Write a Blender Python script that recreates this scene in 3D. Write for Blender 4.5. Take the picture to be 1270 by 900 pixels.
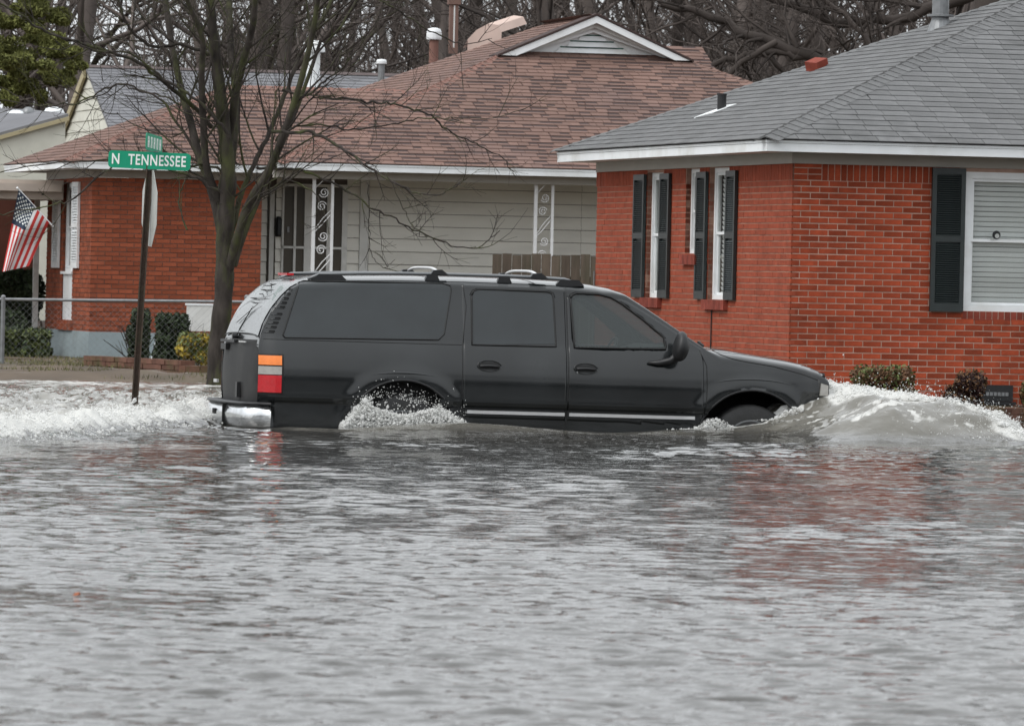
import bpy, bmesh, math, random
import numpy as np
from mathutils import Vector, Matrix
random.seed(7); RNG = np.random.default_rng(11)
S = bpy.context.scene
for o in list(bpy.data.objects): bpy.data.objects.remove(o)
COL = S.collection
R = math.radians
# ------------------------------------------------------------ camera
FPX, CX, CY, CAMH = 8000.0, 635.0, 450.0, 1.41
PITCH, ROLL = math.atan(105/8000), 0.0215
F_ = np.array([0, math.cos(PITCH), -math.sin(PITCH)])
R0 = np.array([1, 0, 0.]); U0 = np.array([0, math.sin(PITCH), math.cos(PITCH)])
RV = R0*math.cos(ROLL)+U0*math.sin(ROLL); UV = -R0*math.sin(ROLL)+U0*math.cos(ROLL)
CAM = np.array([0, 0, CAMH])
cd = bpy.data.cameras.new('camera'); cam = bpy.data.objects.new('camera', cd); COL.objects.link(cam)
cd.sensor_width = 36; cd.lens = 36*FPX/1270; cd.clip_start = .5; cd.clip_end = 3000
cam.matrix_world = Matrix(((RV[0], UV[0], -F_[0], 0), (RV[1], UV[1], -F_[1], 0), (RV[2], UV[2], -F_[2], CAMH), (0, 0, 0, 1)))
cd.dof.use_dof = True; cd.dof.focus_distance = 60.5; cd.dof.aperture_fstop = 12.0
S.camera = cam
def ray(x, y): return F_+RV*(x-CX)/FPX-UV*(y-CY)/FPX
def at(x, y, Y):
    d = ray(x, y); return CAM+d*(Y/d[1])
# ------------------------------------------------------------ light
SUN_EL, SUN_AZ = R(44), R(-122)          # azimuth from +Y towards +X
w = bpy.data.worlds.new('World'); S.world = w; w.use_nodes = True
nt = w.node_tree; nt.nodes.clear()
sky = nt.nodes.new('ShaderNodeTexSky'); sky.sky_type = 'NISHITA'; sky.sun_disc = False
sky.sun_elevation = SUN_EL; sky.sun_rotation = SUN_AZ; sky.dust_density = 6; sky.air_density = 1.2
hs = nt.nodes.new('ShaderNodeHueSaturation'); hs.inputs['Saturation'].default_value = .12
bg = nt.nodes.new('ShaderNodeBackground'); bg.inputs['Strength'].default_value = .15
wo = nt.nodes.new('ShaderNodeOutputWorld')
nt.links.new(sky.outputs[0], hs.inputs['Color'])
# overcast deck: the same clear sky seen through an even grey cloud cover
tc = nt.nodes.new('ShaderNodeTexCoord'); cn = nt.nodes.new('ShaderNodeTexNoise'); cn.inputs['Scale'].default_value = 2.2; cn.inputs['Detail'].default_value = 5
cr = nt.nodes.new('ShaderNodeMapRange'); cr.inputs['To Min'].default_value = 3.9; cr.inputs['To Max'].default_value = 4.7
cc = nt.nodes.new('ShaderNodeCombineColor'); mx = nt.nodes.new('ShaderNodeMix'); mx.data_type = 'RGBA'; mx.inputs['Factor'].default_value = .85
tint = nt.nodes.new('ShaderNodeMix'); tint.data_type = 'RGBA'; tint.blend_type = 'MULTIPLY'; tint.inputs['Factor'].default_value = 1
tint.inputs['B'].default_value = (.955, .995, 1.03, 1)
nt.links.new(tc.outputs['Generated'], cn.inputs['Vector']); nt.links.new(cn.outputs['Fac'], cr.inputs['Value'])
sx = nt.nodes.new('ShaderNodeSeparateXYZ'); nt.links.new(tc.outputs['Generated'], sx.inputs[0])     # overcast sky: brighter overhead than at the horizon
gz = nt.nodes.new('ShaderNodeMapRange'); gz.inputs['To Min'].default_value = 1.5; gz.inputs['To Max'].default_value = 2.6; nt.links.new(sx.outputs['Z'], gz.inputs['Value'])
gm = nt.nodes.new('ShaderNodeMath'); gm.operation = 'MULTIPLY'; nt.links.new(cr.outputs[0], gm.inputs[0]); nt.links.new(gz.outputs[0], gm.inputs[1])
for k in ('Red', 'Green', 'Blue'): nt.links.new(gm.outputs[0], cc.inputs[k])
nt.links.new(cc.outputs[0], tint.inputs['A'])
nt.links.new(hs.outputs[0], mx.inputs['A']); nt.links.new(tint.outputs['Result'], mx.inputs['B'])
nt.links.new(mx.outputs['Result'], bg.inputs['Color']); nt.links.new(bg.outputs[0], wo.inputs[0])
sd = bpy.data.lights.new('sun', 'SUN'); sd.energy = 1.0; sd.angle = R(30); sd.color = (1, .975, .94)
so = bpy.data.objects.new('sun', sd); COL.objects.link(so)
sdir = Vector((math.sin(SUN_AZ)*math.cos(SUN_EL), math.cos(SUN_AZ)*math.cos(SUN_EL), math.sin(SUN_EL)))
so.rotation_euler = sdir.to_track_quat('Z', 'Y').to_euler()
S.render.engine = 'CYCLES'
S.view_settings.view_transform = 'Standard'; S.view_settings.look = 'None'; S.view_settings.exposure = .24; S.view_settings.gamma = 1
S.render.resolution_x = 1024; S.render.resolution_y = 725
# ------------------------------------------------------------ materials
def mat(name, col, rough=.7, var=.12, scale=3., bump=.0, bscale=40., metal=0., rnd=None, spec=.4, coat=0., dirt=None, dirt_amt=.0, stretch=(1, 1, 1), emis=None, subs=0):
    """principled with noise variation; rnd=(amount) adds value change per object and per island"""
    m = bpy.data.materials.new(name); m.use_nodes = True; n = m.node_tree.nodes; L = m.node_tree.links
    b = n['Principled BSDF']; b.inputs['Roughness'].default_value = rough; b.inputs['Metallic'].default_value = metal
    b.inputs['Specular IOR Level'].default_value = spec; b.inputs['Coat Weight'].default_value = coat
    t = n.new('ShaderNodeTexCoord'); mp = n.new('ShaderNodeMapping'); mp.inputs['Scale'].default_value = stretch
    L.new(t.outputs['Object'], mp.inputs[0])
    nz = n.new('ShaderNodeTexNoise'); nz.inputs['Scale'].default_value = scale; nz.inputs['Detail'].default_value = 6
    L.new(mp.outputs[0], nz.inputs['Vector'])
    mr = n.new('ShaderNodeMapRange'); mr.inputs['From Min'].default_value = .25; mr.inputs['From Max'].default_value = .75
    mr.inputs['To Min'].default_value = 1-var; mr.inputs['To Max'].default_value = 1+var; L.new(nz.outputs['Fac'], mr.inputs['Value'])
    val = mr.outputs[0]
    if rnd:
        oi = n.new('ShaderNodeObjectInfo'); ge = n.new('ShaderNodeNewGeometry')
        ad = n.new('ShaderNodeMath'); ad.operation = 'ADD'; L.new(oi.outputs['Random'], ad.inputs[0]); L.new(ge.outputs['Random Per Island'], ad.inputs[1])
        fr = n.new('ShaderNodeMath'); fr.operation = 'FRACT'; L.new(ad.outputs[0], fr.inputs[0])
        m2 = n.new('ShaderNodeMapRange'); m2.inputs['To Min'].default_value = 1-rnd; m2.inputs['To Max'].default_value = 1+rnd; L.new(fr.outputs[0], m2.inputs['Value'])
        ml = n.new('ShaderNodeMath'); ml.operation = 'MULTIPLY'; L.new(val, ml.inputs[0]); L.new(m2.outputs[0], ml.inputs[1]); val = ml.outputs[0]
    h = n.new('ShaderNodeHueSaturation'); h.inputs['Color'].default_value = (*col, 1); L.new(val, h.inputs['Value'])
    out = h.outputs[0]
    if dirt:
        dn = n.new('ShaderNodeTexNoise'); dn.inputs['Scale'].default_value = scale*.37; dn.inputs['Detail'].default_value = 7; dn.inputs['Roughness'].default_value = .65
        L.new(mp.outputs[0], dn.inputs['Vector'])
        dr = n.new('ShaderNodeMapRange'); dr.inputs['From Min'].default_value = .48; dr.inputs['From Max'].default_value = .72; dr.inputs['To Max'].default_value = dirt_amt
        L.new(dn.outputs['Fac'], dr.inputs['Value'])
        dm = n.new('ShaderNodeMix'); dm.data_type = 'RGBA'; L.new(dr.outputs[0], dm.inputs['Factor']); L.new(out, dm.inputs['A']); dm.inputs['B'].default_value = (*dirt, 1); out = dm.outputs['Result']
    L.new(out, b.inputs['Base Color'])
    if bump:
        bn = n.new('ShaderNodeTexNoise'); bn.inputs['Scale'].default_value = bscale; bn.inputs['Detail'].default_value = 5; L.new(mp.outputs[0], bn.inputs['Vector'])
        bu = n.new('ShaderNodeBump'); bu.inputs['Strength'].default_value = bump; bu.inputs['Distance'].default_value = .01
        L.new(bn.outputs['Fac'], bu.inputs['Height']); L.new(bu.outputs[0], b.inputs['Normal'])
    if emis:
        b.inputs['Emission Color'].default_value = (*emis[:3], 1); b.inputs['Emission Strength'].default_value = emis[3]
    return m
M = {}
M['brick'] = mat('red_brick', (.275, .050, .021), .85, .26, 9, .5, 60, rnd=.26, spec=.2, dirt=(.10, .03, .018), dirt_amt=.45)
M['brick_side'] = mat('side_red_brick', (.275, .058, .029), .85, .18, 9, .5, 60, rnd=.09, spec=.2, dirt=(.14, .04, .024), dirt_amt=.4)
M['mortar'] = mat('mortar', (.46, .32, .26), .95, .2, 12, .4, 80, spec=.1, dirt=(.20, .10, .07), dirt_amt=.7, stretch=(.3, .3, .6))
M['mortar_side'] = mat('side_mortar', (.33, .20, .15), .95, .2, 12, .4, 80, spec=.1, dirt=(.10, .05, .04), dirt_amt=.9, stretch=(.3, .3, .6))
M['brick2'] = mat('orange_red_brick', (.26, .070, .035), .88, .2, 6, .5, 50, rnd=.2, spec=.2, dirt=(.13, .07, .05), dirt_amt=.55)
M['mortar2'] = mat('dark_mortar', (.16, .09, .07), .95, .2, 12, .4, 80, spec=.1)
M['sill'] = mat('sill_brick', (.20, .045, .03), .85, .25, 9, .5, 60, rnd=.25, spec=.2)
M['white'] = mat('white_paint', (.74, .76, .77), .5, .05, 4, .1, 30, dirt=(.45, .44, .40), dirt_amt=.5)
M['white2'] = mat('aged_white_paint', (.62, .62, .60), .6, .09, 5, .2, 30, dirt=(.34, .33, .28), dirt_amt=.6)
M['frieze'] = mat('shaded_greige_board', (.36, .34, .31), .7, .06, 3, .1, 30, stretch=(1, 1, 3))  # greige paint, darkened to include the shade under the eaves
M['shutter'] = mat('black_green_shutter', (.016, .022, .022), .42, .2, 10, .2, 60, spec=.5)
M['shutter_grey'] = mat('grey_shutter_slat', (.05, .06, .062), .5, .2, 10, spec=.5)  # lighter grey slats for one side-wall shutter
M['blind'] = mat('blind_slat', (.86, .87, .86), .5, .04, 6)
M['shingle'] = mat('grey_shingle', (.135, .135, .136), .92, .2, 5, .6, 90, rnd=.11, spec=.2, dirt=(.085, .085, .083), dirt_amt=.6)
M['shingle_base'] = mat('grey_shingle_base', (.09, .09, .092), .95)
M['red_shingle'] = mat('red_brown_shingle', (.170, .106, .087), .92, .2, 1.4, .6, 70, rnd=.13, spec=.2, dirt=(.125, .09, .085), dirt_amt=.6)
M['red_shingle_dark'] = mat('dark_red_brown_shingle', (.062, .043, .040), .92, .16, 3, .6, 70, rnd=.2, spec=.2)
M['red_ridge'] = mat('red_ridge_shingle', (.20, .108, .088), .92, .16, 3, .5, 70, rnd=.12, spec=.2)
M['red_base'] = mat('red_shingle_base', (.085, .05, .047), .95)
M['siding'] = mat('pale_grey_siding', (.70, .685, .63), .65, .07, 3, .15, 25, rnd=.03, stretch=(.4, 1, 2), dirt=(.3, .29, .27), dirt_amt=.35)
M['cream'] = mat('cream_siding', (.55, .54, .47), .65, .08, 3, dirt=(.33, .32, .26), dirt_amt=.4)
M['cream_trim'] = mat('yellowed_trim', (.36, .31, .19), .7, .1, 3)
M['grey_roof'] = mat('weathered_grey_roof', (.165, .165, .175), .92, .14, 2, rnd=.1, spec=.2)
M['found'] = mat('blue_grey_paint', (.24, .29, .305), .75, .12, 2, .3, 25, dirt=(.15, .17, .16), dirt_amt=.6)
M['wood'] = mat('weathered_wood', (.115, .09, .07), .88, .25, 6, .5, 40, rnd=.24, spec=.15, stretch=(3, 3, .5), dirt=(.06, .065, .04), dirt_amt=.6)
M['bark'] = mat('bark', (.040, .034, .030), .9, .6, 9, 1., 45, spec=.15, stretch=(1, 1, .35), dirt=(.085, .10, .03), dirt_amt=.75)
M['bark_far'] = mat('far_bark', (.105, .088, .080), .95, .3, 2, spec=.1, rnd=.3)
M['bark_dark'] = mat('dark_far_bark', (.062, .052, .047), .95, .3, 2, spec=.1, rnd=.2)
M['iron'] = mat('white_wrought_iron', (.66, .66, .66), .5, .08, 8)
M['wire'] = mat('dull_wire', (.20, .205, .21), .6, .2, 14)
M['galv'] = mat('galvanised_steel', (.20, .205, .21), .42, .2, 14, metal=.5)
M['black'] = mat('black_plastic', (.012, .012, .013), .45, .2, 20, .1, 80)
M['hole'] = mat('dark_void', (.004, .004, .004), .9, 0)
M['darkpost'] = mat('rusty_dark_post', (.055, .036, .026), .7, .4, 20, .3, 50, metal=.2, dirt=(.05, .06, .03), dirt_amt=.6)
M['sign_green'] = mat('sign_green', (.0, .245, .135), .38, .05, 6)
M['sign_white'] = mat('sign_white', (.74, .76, .74), .4, .03, 6)
M['plate'] = mat('bare_aluminium_plate', (.42, .43, .41), .45, .12, 6, metal=.3, dirt=(.28, .28, .24), dirt_amt=.5)
def glass_mat(name, col, rough=.04, alpha=1., tint=(.97, .98, .975, 1)):
    m = bpy.data.materials.new(name); m.use_nodes = True; n = m.node_tree.nodes; L = m.node_tree.links
    b = n['Principled BSDF']; b.inputs['Base Color'].default_value = (*col, 1); b.inputs['Roughness'].default_value = rough
    b.inputs['Specular IOR Level'].default_value = .6
    if alpha < 1:
        tr = n.new('ShaderNodeBsdfTransparent'); tr.inputs[0].default_value = tint
        ms = n.new('ShaderNodeMixShader'); ms.inputs[0].default_value = alpha
        L.new(tr.outputs[0], ms.inputs[1]); L.new(b.outputs[0], ms.inputs[2]); L.new(ms.outputs[0], n['Material Output'].inputs[0])
    return m
M['house_glass'] = glass_mat('window_glass', (.10, .105, .11), .08, .10)
M['dark_glass'] = glass_mat('dark_window_glass', (.095, .085, .072), .15)
# ------------------------------------------------------------ mesh helpers
class MB:
    def __init__(s): s.v = []; s.f = []; s.m = []
    def add(s, vs, fs, mi=0):
        o = len(s.v); s.v += [tuple(map(float, p)) for p in vs]; s.f += [tuple(i+o for i in f) for f in fs]; s.m += [mi]*len(fs)
    def box(s, x0, x1, y0, y1, z0, z1, mi=0):
        s.add([(x0, y0, z0), (x1, y0, z0), (x1, y1, z0), (x0, y1, z0), (x0, y0, z1), (x1, y0, z1), (x1, y1, z1), (x0, y1, z1)],
              [(0, 3, 2, 1), (4, 5, 6, 7), (0, 1, 5, 4), (1, 2, 6, 5), (2, 3, 7, 6), (3, 0, 4, 7)], mi)
    def slab(s, pts, n, t, mi=0):
        """polygon pts extruded by vector n*t"""
        n = np.array(n, float)*t; k = len(pts); P0 = [np.array(p, float) for p in pts]; P1 = [p+n for p in P0]
        s.add(P0+P1, [tuple(range(k))[::-1], tuple(range(k, 2*k))]+[(i, (i+1) % k, k+(i+1) % k, k+i) for i in range(k)], mi)
    def tube(s, path, rad, n=6, cap=True, mi=0):
        P = [np.array(p, float) for p in path]; k = len(P)
        if not hasattr(rad, '__len__'): rad = [rad]*k
        vs = []; ref = None
        for i in range(k):
            t = P[min(i+1, k-1)]-P[max(i-1, 0)]; t = t/(np.linalg.norm(t)+1e-9)
            if ref is None: ref = np.array([0, 0, 1.]) if abs(t[2]) < .8 else np.array([1., 0, 0])
            a = np.cross(t, ref); a /= (np.linalg.norm(a)+1e-9); b = np.cross(t, a); ref = -b if np.linalg.norm(b) > .1 else ref
            ref = np.cross(a, t)
            for j in range(n):
                q = 2*math.pi*j/n; vs.append(P[i]+rad[i]*(math.cos(q)*a+math.sin(q)*b))
        fs = [(i*n+j, i*n+(j+1) % n, (i+1)*n+(j+1) % n, (i+1)*n+j) for i in range(k-1) for j in range(n)]
        if cap: fs += [tuple(range(n))[::-1], tuple(range((k-1)*n, k*n))]
        s.add(vs, fs, mi)
    def lathe(s, prof, n=16, o=(0, 0, 0), axis='z', mi=0):
        vs = []
        for (r, h) in prof:
            for j in range(n):
                q = 2*math.pi*j/n; c, d = r*math.cos(q), r*math.sin(q)
                p = (c, d, h) if axis == 'z' else ((c, h, d) if axis == 'y' else (h, c, d)); vs.append((p[0]+o[0], p[1]+o[1], p[2]+o[2]))
        k = len(prof)
        s.add(vs, [(i*n+j, i*n+(j+1) % n, (i+1)*n+(j+1) % n, (i+1)*n+j) for i in range(k-1) for j in range(n)]+[tuple(range(n))[::-1], tuple(range((k-1)*n, k*n))], mi)
    def build(s, name, m, parent=None, smooth=False, **kw):
        me = bpy.data.meshes.new(name); me.from_pydata(s.v, [], s.f)
        for x in (m if isinstance(m, (list, tuple)) else [m]): me.materials.append(x)
        if isinstance(m, (list, tuple)): me.polygons.foreach_set('material_index', s.m)
        if smooth: me.polygons.foreach_set('use_smooth', [True]*len(s.f))
        me.update(); return link(name, me, parent, **kw)
def link(name, data, parent=None, **kw):
    o = bpy.data.objects.new(name, data); COL.objects.link(o)
    if parent: o.parent = parent
    for k, v in kw.items(): o[k] = v
    return o
def nmesh(name, v, f, m, parent=None, smooth=False, **kw):
    """fast mesh from numpy arrays, all faces with equal corner counts"""
    me = bpy.data.meshes.new(name); v = np.asarray(v, np.float32); f = np.asarray(f, np.int32); k = f.shape[1]
    me.vertices.add(len(v)); me.vertices.foreach_set('co', v.ravel()); me.loops.add(f.size); me.loops.foreach_set('vertex_index', f.ravel())
    me.polygons.add(len(f)); me.polygons.foreach_set('loop_start', np.arange(0, f.size, k, dtype=np.int32)); me.polygons.foreach_set('loop_total', np.full(len(f), k, np.int32))
    if smooth: me.polygons.foreach_set('use_smooth', np.ones(len(f), bool))
    me.update(calc_edges=True); me.validate()
    me.materials.append(m); return link(name, me, parent, **kw)
def thing(name, label, cat, loc=(0, 0, 0), rz=0., group=None):
    o = bpy.data.objects.new(name, None); COL.objects.link(o); o.location = loc; o.rotation_euler = (0, 0, rz); o.empty_display_size = .3
    o['label'] = label; o['category'] = cat
    if group: o['group'] = group
    return o
def tag(o, label, cat, group=None):
    o['label'] = label; o['category'] = cat
    if group: o['group'] = group
    return o
def struct(o): o['kind'] = 'structure'; return o
def copy_tree(o, parent=None):
    c = o.copy(); COL.objects.link(c); c.parent = parent
    for ch in o.children: copy_tree(ch, c)
    return c
def smooth01(x): x = np.clip(x, 0, 1); return x*x*(3-2*x)
def fbm2(x, y, sc, seed, octv=4, rough=.5):
    """cheap value noise on arrays"""
    out = 0; amp = 1; tot = 0
    for k in range(octv):
        X = x*sc+seed*13.1+k*7.7; Y = y*sc+seed*3.7-k*5.3
        xi = np.floor(X).astype(np.int64); yi = np.floor(Y).astype(np.int64); fx = X-xi; fy = Y-yi; fx = fx*fx*(3-2*fx); fy = fy*fy*(3-2*fy)
        def hsh(a, b):
            n = (a*374761393+b*668265263+seed*974634777) & 0x7fffffff; n = ((n ^ (n >> 13))*1274126177) & 0x7fffffff; return ((n ^ (n >> 16)) & 0xffff)/65535.
        v = (hsh(xi, yi)*(1-fx)+hsh(xi+1, yi)*fx)*(1-fy)+(hsh(xi, yi+1)*(1-fx)+hsh(xi+1, yi+1)*fx)*fy
        out = out+v*amp; tot += amp; amp *= rough; sc *= 2.03
    return out/tot
TH = R(13.2)
def frame_uv(th=TH): return np.array([math.cos(th), math.sin(th), 0]), np.array([-math.sin(th), math.cos(th), 0])
# ------------------------------------------------------------ building helpers (local frame: a along the front, b into the lot)
def bx(mb, face, s0, s1, d0, d1, z0, z1, mi=0):
    if face == 'front': mb.box(s0, s1, d0, d1, z0, z1, mi)
    else: mb.box(d0, d1, s0, s1, z0, z1, mi)
def backing(face, s0, s1, z0, z1, holes, d0, d1):
    mb = MB(); ss = sorted({s0, s1, *[h[0] for h in holes], *[h[1] for h in holes]}); zs = sorted({z0, z1, *[h[2] for h in holes], *[h[3] for h in holes]})
    ss = [q for q in ss if s0 <= q <= s1]; zs = [q for q in zs if z0 <= q <= z1]
    for i in range(len(ss)-1):
        for j in range(len(zs)-1):
            cs, cz = (ss[i]+ss[i+1])/2, (zs[j]+zs[j+1])/2
            if any(h[0] < cs < h[1] and h[2] < cz < h[3] for h in holes): continue
            bx(mb, face, ss[i], ss[i+1], d0, d1, zs[j], zs[j+1])
    return mb
_bc = {}
def brick_mesh(face, L, H, D, m):
    k = (face, round(L, 3), round(H, 3), m.name)
    if k not in _bc:
        mb = MB(); bx(mb, face, 0, L, 0, D, 0, H); me = bpy.data.meshes.new('brick'); me.from_pydata(mb.v, [], mb.f); me.materials.append(m); _bc[k] = me
    return _bc[k]
def brick_field(wall, face, s0, s1, z0, z1, holes, m, nind, prio, L=.2134, H=.0677, J=.0125, JV=.0115, D=.06, flip=False, top=True, jit=.0015):
    """running-bond courses laid downwards from z1; prio(s,z)->score (small = own object)"""
    P = []; row = 0; z = z1
    while z > z0:
        off = (row % 2)*L/2
        s = s0-off
        while s < s1:
            a, b = max(s, s0), min(s+L-JV, s1)
            segs = [(a, b)]
            for h in holes:
                if h[2] < z-H/2 < h[3]:
                    ns = []
                    for (p, q) in segs:
                        if q <= h[0] or p >= h[1]: ns.append((p, q))
                        else:
                            if p < h[0]: ns.append((p, h[0]))
                            if q > h[1]: ns.append((h[1], q))
                    segs = ns
            for (p, q) in segs:
                if q-p > .025: P.append((p, q, z-H+J, z))
            s += L
        z -= H; row += 1
    place_bricks(wall, face, P, m, nind, prio, D, jit)
def place_bricks(wall, face, P, m, nind, prio, D=.06, jit=.0015, name='brick'):
    P.sort(key=lambda q: prio((q[0]+q[1])/2, (q[2]+q[3])/2)); rest = MB()
    for i, (p, q, za, zb) in enumerate(P):
        d = random.uniform(-jit, jit)
        if i < nind:
            o = link(name, brick_mesh(face, q-p, zb-za, D, m), wall)
            o.location = (p, d, za) if face == 'front' else (d, p, za)
        else: bx(rest, face, p, q, d, d+D, za, zb)
    if rest.v: rest.build('brick_courses', m, wall, kind='stuff')
def window(parent, face, s0, s1, z0, z1, rec, blinds=None, meet=.5, fr=.05, mats=('white', 'house_glass'), slat=.054):
    fm = MB()
    for (p, q, za, zb) in ((s0, s0+fr, z0, z1), (s1-fr, s1, z0, z1), (s0+fr, s1-fr, z1-fr, z1), (s0+fr, s1-fr, z0, z0+fr*.9)):
        bx(fm, face, p, q, rec-.012, rec+.06, za, zb)
    wn = fm.build('window', M[mats[0]], parent)
    zm = z0+(z1-z0)*meet; si = fr; e = .03
    for k, (za, zb, dd) in enumerate(((z0+fr*.9, zm+.02, .022), (zm-.012, z1-fr, .005))):
        sm = MB(); p, q = s0+si+.002, s1-si-.002
        for (x0, x1, y0, y1) in ((p, p+e, za+.002, zb-.002), (q-e, q, za+.002, zb-.002), (p+e, q-e, zb-e-.002, zb-.002), (p+e, q-e, za+.002, za+e+.004)): bx(sm, face, x0, x1, rec+dd, rec+dd+.025, y0, y1)
        sm.build('sash', M[mats[0]], wn)
        g = MB(); bx(g, face, p+e-.004, q-e+.004, rec+dd+.010, rec+dd+.014, za+e, zb-e); g.build('pane', M[mats[1]], wn)
    if blinds:
        n = int((z1-z0-.1)/slat); L = s1-s0-2*fr-.03
        b = MB()
        bx(b, face, 0, L, 0, .003, 0, slat*.86)
        me = bpy.data.meshes.new('blind_slat'); me.from_pydata(b.v, [], b.f); me.materials.append(M['blind'])
        for k in range(n):
            o = link('blind_slat', me, wn); zz = z0+.05+k*slat; j = random.uniform(-.003, .003)
            if face == 'front': o.location = (s0+fr+.015, rec+.085+j, zz); o.rotation_euler = (R(20+random.uniform(-5, 5)), 0, 0)
            else: o.location = (rec+.085+j, s0+fr+.015, zz); o.rotation_euler = (0, R(-20), 0)
    r = MB(); bx(r, face, s0, s1, rec+.30, rec+.31, z0, z1); r.build('room_shade', M['curtain' if blinds else 'room'], wn)
    return wn
M['siding_shade_gap'] = mat('siding_lap_shade', (.13, .11, .10), .9)  # dark colour stands in for the shadow line under each lapped board
M['green_dark'] = mat('dark_green_gap', (.03, .09, .07), .8)
M['cowl'] = mat('pinkish_cowl', (.50, .38, .33), .8, .1, 4)
M['porch'] = mat('pinkish_beige_board', (.42, .36, .31), .8, .12, 3)
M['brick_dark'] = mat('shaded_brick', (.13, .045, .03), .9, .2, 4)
M['room'] = mat('dim_room_interior', (.03, .028, .027), .9)
M['curtain'] = mat('curtain', (.55, .55, .53), .9, .1, 5)
def shutter(parent, face, s0, s1, z0, z1, label=None, mf='shutter', ms='shutter', zmid=None, pitch=.0245):
    t = .035; st = .05; mb = MB(); d0, d1 = -.045, -.008
    zmid = zmid or (z0+z1)/2
    for (p, q, za, zb) in ((s0, s0+st, z0, z1), (s1-st, s1, z0, z1), (s0+st, s1-st, z0, z0+.09), (s0+st, s1-st, z1-.07, z1), (s0+st, s1-st, zmid-.035, zmid+.035)):
        bx(mb, face, p, q, d0, d1, za, zb)
    bx(mb, face, s0+st, s1-st, -.010, -.006, z0+.05, z1-.05)
    sh = mb.build('shutter', M[mf], parent)
    if label: sh['label'] = label
    sl = MB(); L = s1-s0-2*st
    vs = []
    for s in (0, L):
        for (d, z) in ((-.041, 0), (-.013, .019), (-.013, .023), (-.041, .005)): vs.append((s, d, z) if face == 'front' else (d, s, z))
    sl.add(vs, [(0, 1, 2, 3), (7, 6, 5, 4), (0, 4, 5, 1), (1, 5, 6, 2), (2, 6, 7, 3), (3, 7, 4, 0)])
    me = bpy.data.meshes.new('slat'); me.from_pydata(sl.v, [], sl.f); me.materials.append(M[ms])
    for (za, zb) in ((z0+.095, zmid-.04), (zmid+.04, z1-.075)):
        n = int((zb-za)/pitch)
        for k in range(n):
            o = link('slat', me, sh); zz = za+k*pitch; o.location = (s0+st, 0, zz) if face == 'front' else (0, s0+st, zz)
    return sh
_sc = {}
SHF = [(4, 5, 9, 8), (8, 9, 6, 7), (0, 1, 5, 4), (1, 2, 6, 5), (3, 0, 4, 7)]
def shingle_field(roof, O, ud, vd, poly, mats, tab=(.3, .3), expo=.16, th=.009, nind=300, prio=None, darkp=.0, jit=.0):
    """courses of shingles on the plane O + u*ud + v*vd, inside poly [(u,v)..]"""
    O, ud, vd = map(lambda q: np.array(q, float), (O, ud, vd)); n = np.cross(ud, vd); n /= np.linalg.norm(n)
    if n[2] < 0: n = -n
    def span(v):
        xs = []
        for i in range(len(poly)):
            (u0, v0), (u1, v1) = poly[i], poly[(i+1) % len(poly)]
            if (v0 <= v) != (v1 <= v): xs.append(u0+(u1-u0)*(v-v0)/(v1-v0))
        return (min(xs), max(xs)) if len(xs) > 1 else None
    vmax = max(p[1] for p in poly); v = 0.; P = []; row = 0
    while v < vmax:
        sp = span(min(v+expo*.5, vmax-1e-4))
        if sp:
            u = sp[0]-random.uniform(0, tab[0]) if tab[0] != tab[1] else sp[0]-(row*.5 % 1)*tab[0]-(.07*row % .05)
            while u < sp[1]:
                W = random.uniform(*tab); a, b = max(u, sp[0]), min(u+W-.008, sp[1])
                if b-a > .04: P.append((a, b, v))
                u += W
        v += expo; row += 1
    if prio: P.sort(key=prio)
    rest = MB()
    for i, (a, b, v) in enumerate(P):
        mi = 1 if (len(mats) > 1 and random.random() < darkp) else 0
        L = round((b-a)*50)/50; e2 = expo*1.06; dz = random.uniform(0, jit)
        q = O+ud*a+vd*v+n*dz
        if i < nind:
            k = (L, mats[mi].name, expo, th, mi)
            if k not in _sc:
                fr = .44
                vs_ = [(0, 0, 0), (L, 0, 0), (L, e2, -th*.3), (0, e2, -th*.3), (0, 0, th), (L, 0, th), (L, e2, th*.1), (0, e2, th*.1), (0, e2*fr, th*(1-.9*fr)), (L, e2*fr, th*(1-.9*fr))]
                me = bpy.data.meshes.new('shingle'); me.from_pydata(vs_, [], SHF); me.materials.append(mats[0])
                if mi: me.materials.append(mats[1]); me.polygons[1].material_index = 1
                _sc[k] = me
            o = link('shingle', _sc[k], roof)
            o.matrix_local = Matrix([[ud[r], vd[r], n[r], q[r]] for r in range(3)]+[[0, 0, 0, 1]])
        else:
            p = [q, q+ud*(b-a), q+ud*(b-a)+vd*e2-n*th*.3, q+vd*e2-n*th*.3, q+n*th, q+ud*(b-a)+n*th, q+ud*(b-a)+vd*e2+n*th*.1, q+vd*e2+n*th*.1]
            fr = .44; p += [p[4]+(p[7]-p[4])*fr, p[5]+(p[6]-p[5])*fr]
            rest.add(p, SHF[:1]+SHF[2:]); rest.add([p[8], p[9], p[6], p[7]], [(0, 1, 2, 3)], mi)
    if rest.v: rest.build('shingle_courses', list(mats), roof, kind='stuff')
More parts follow.
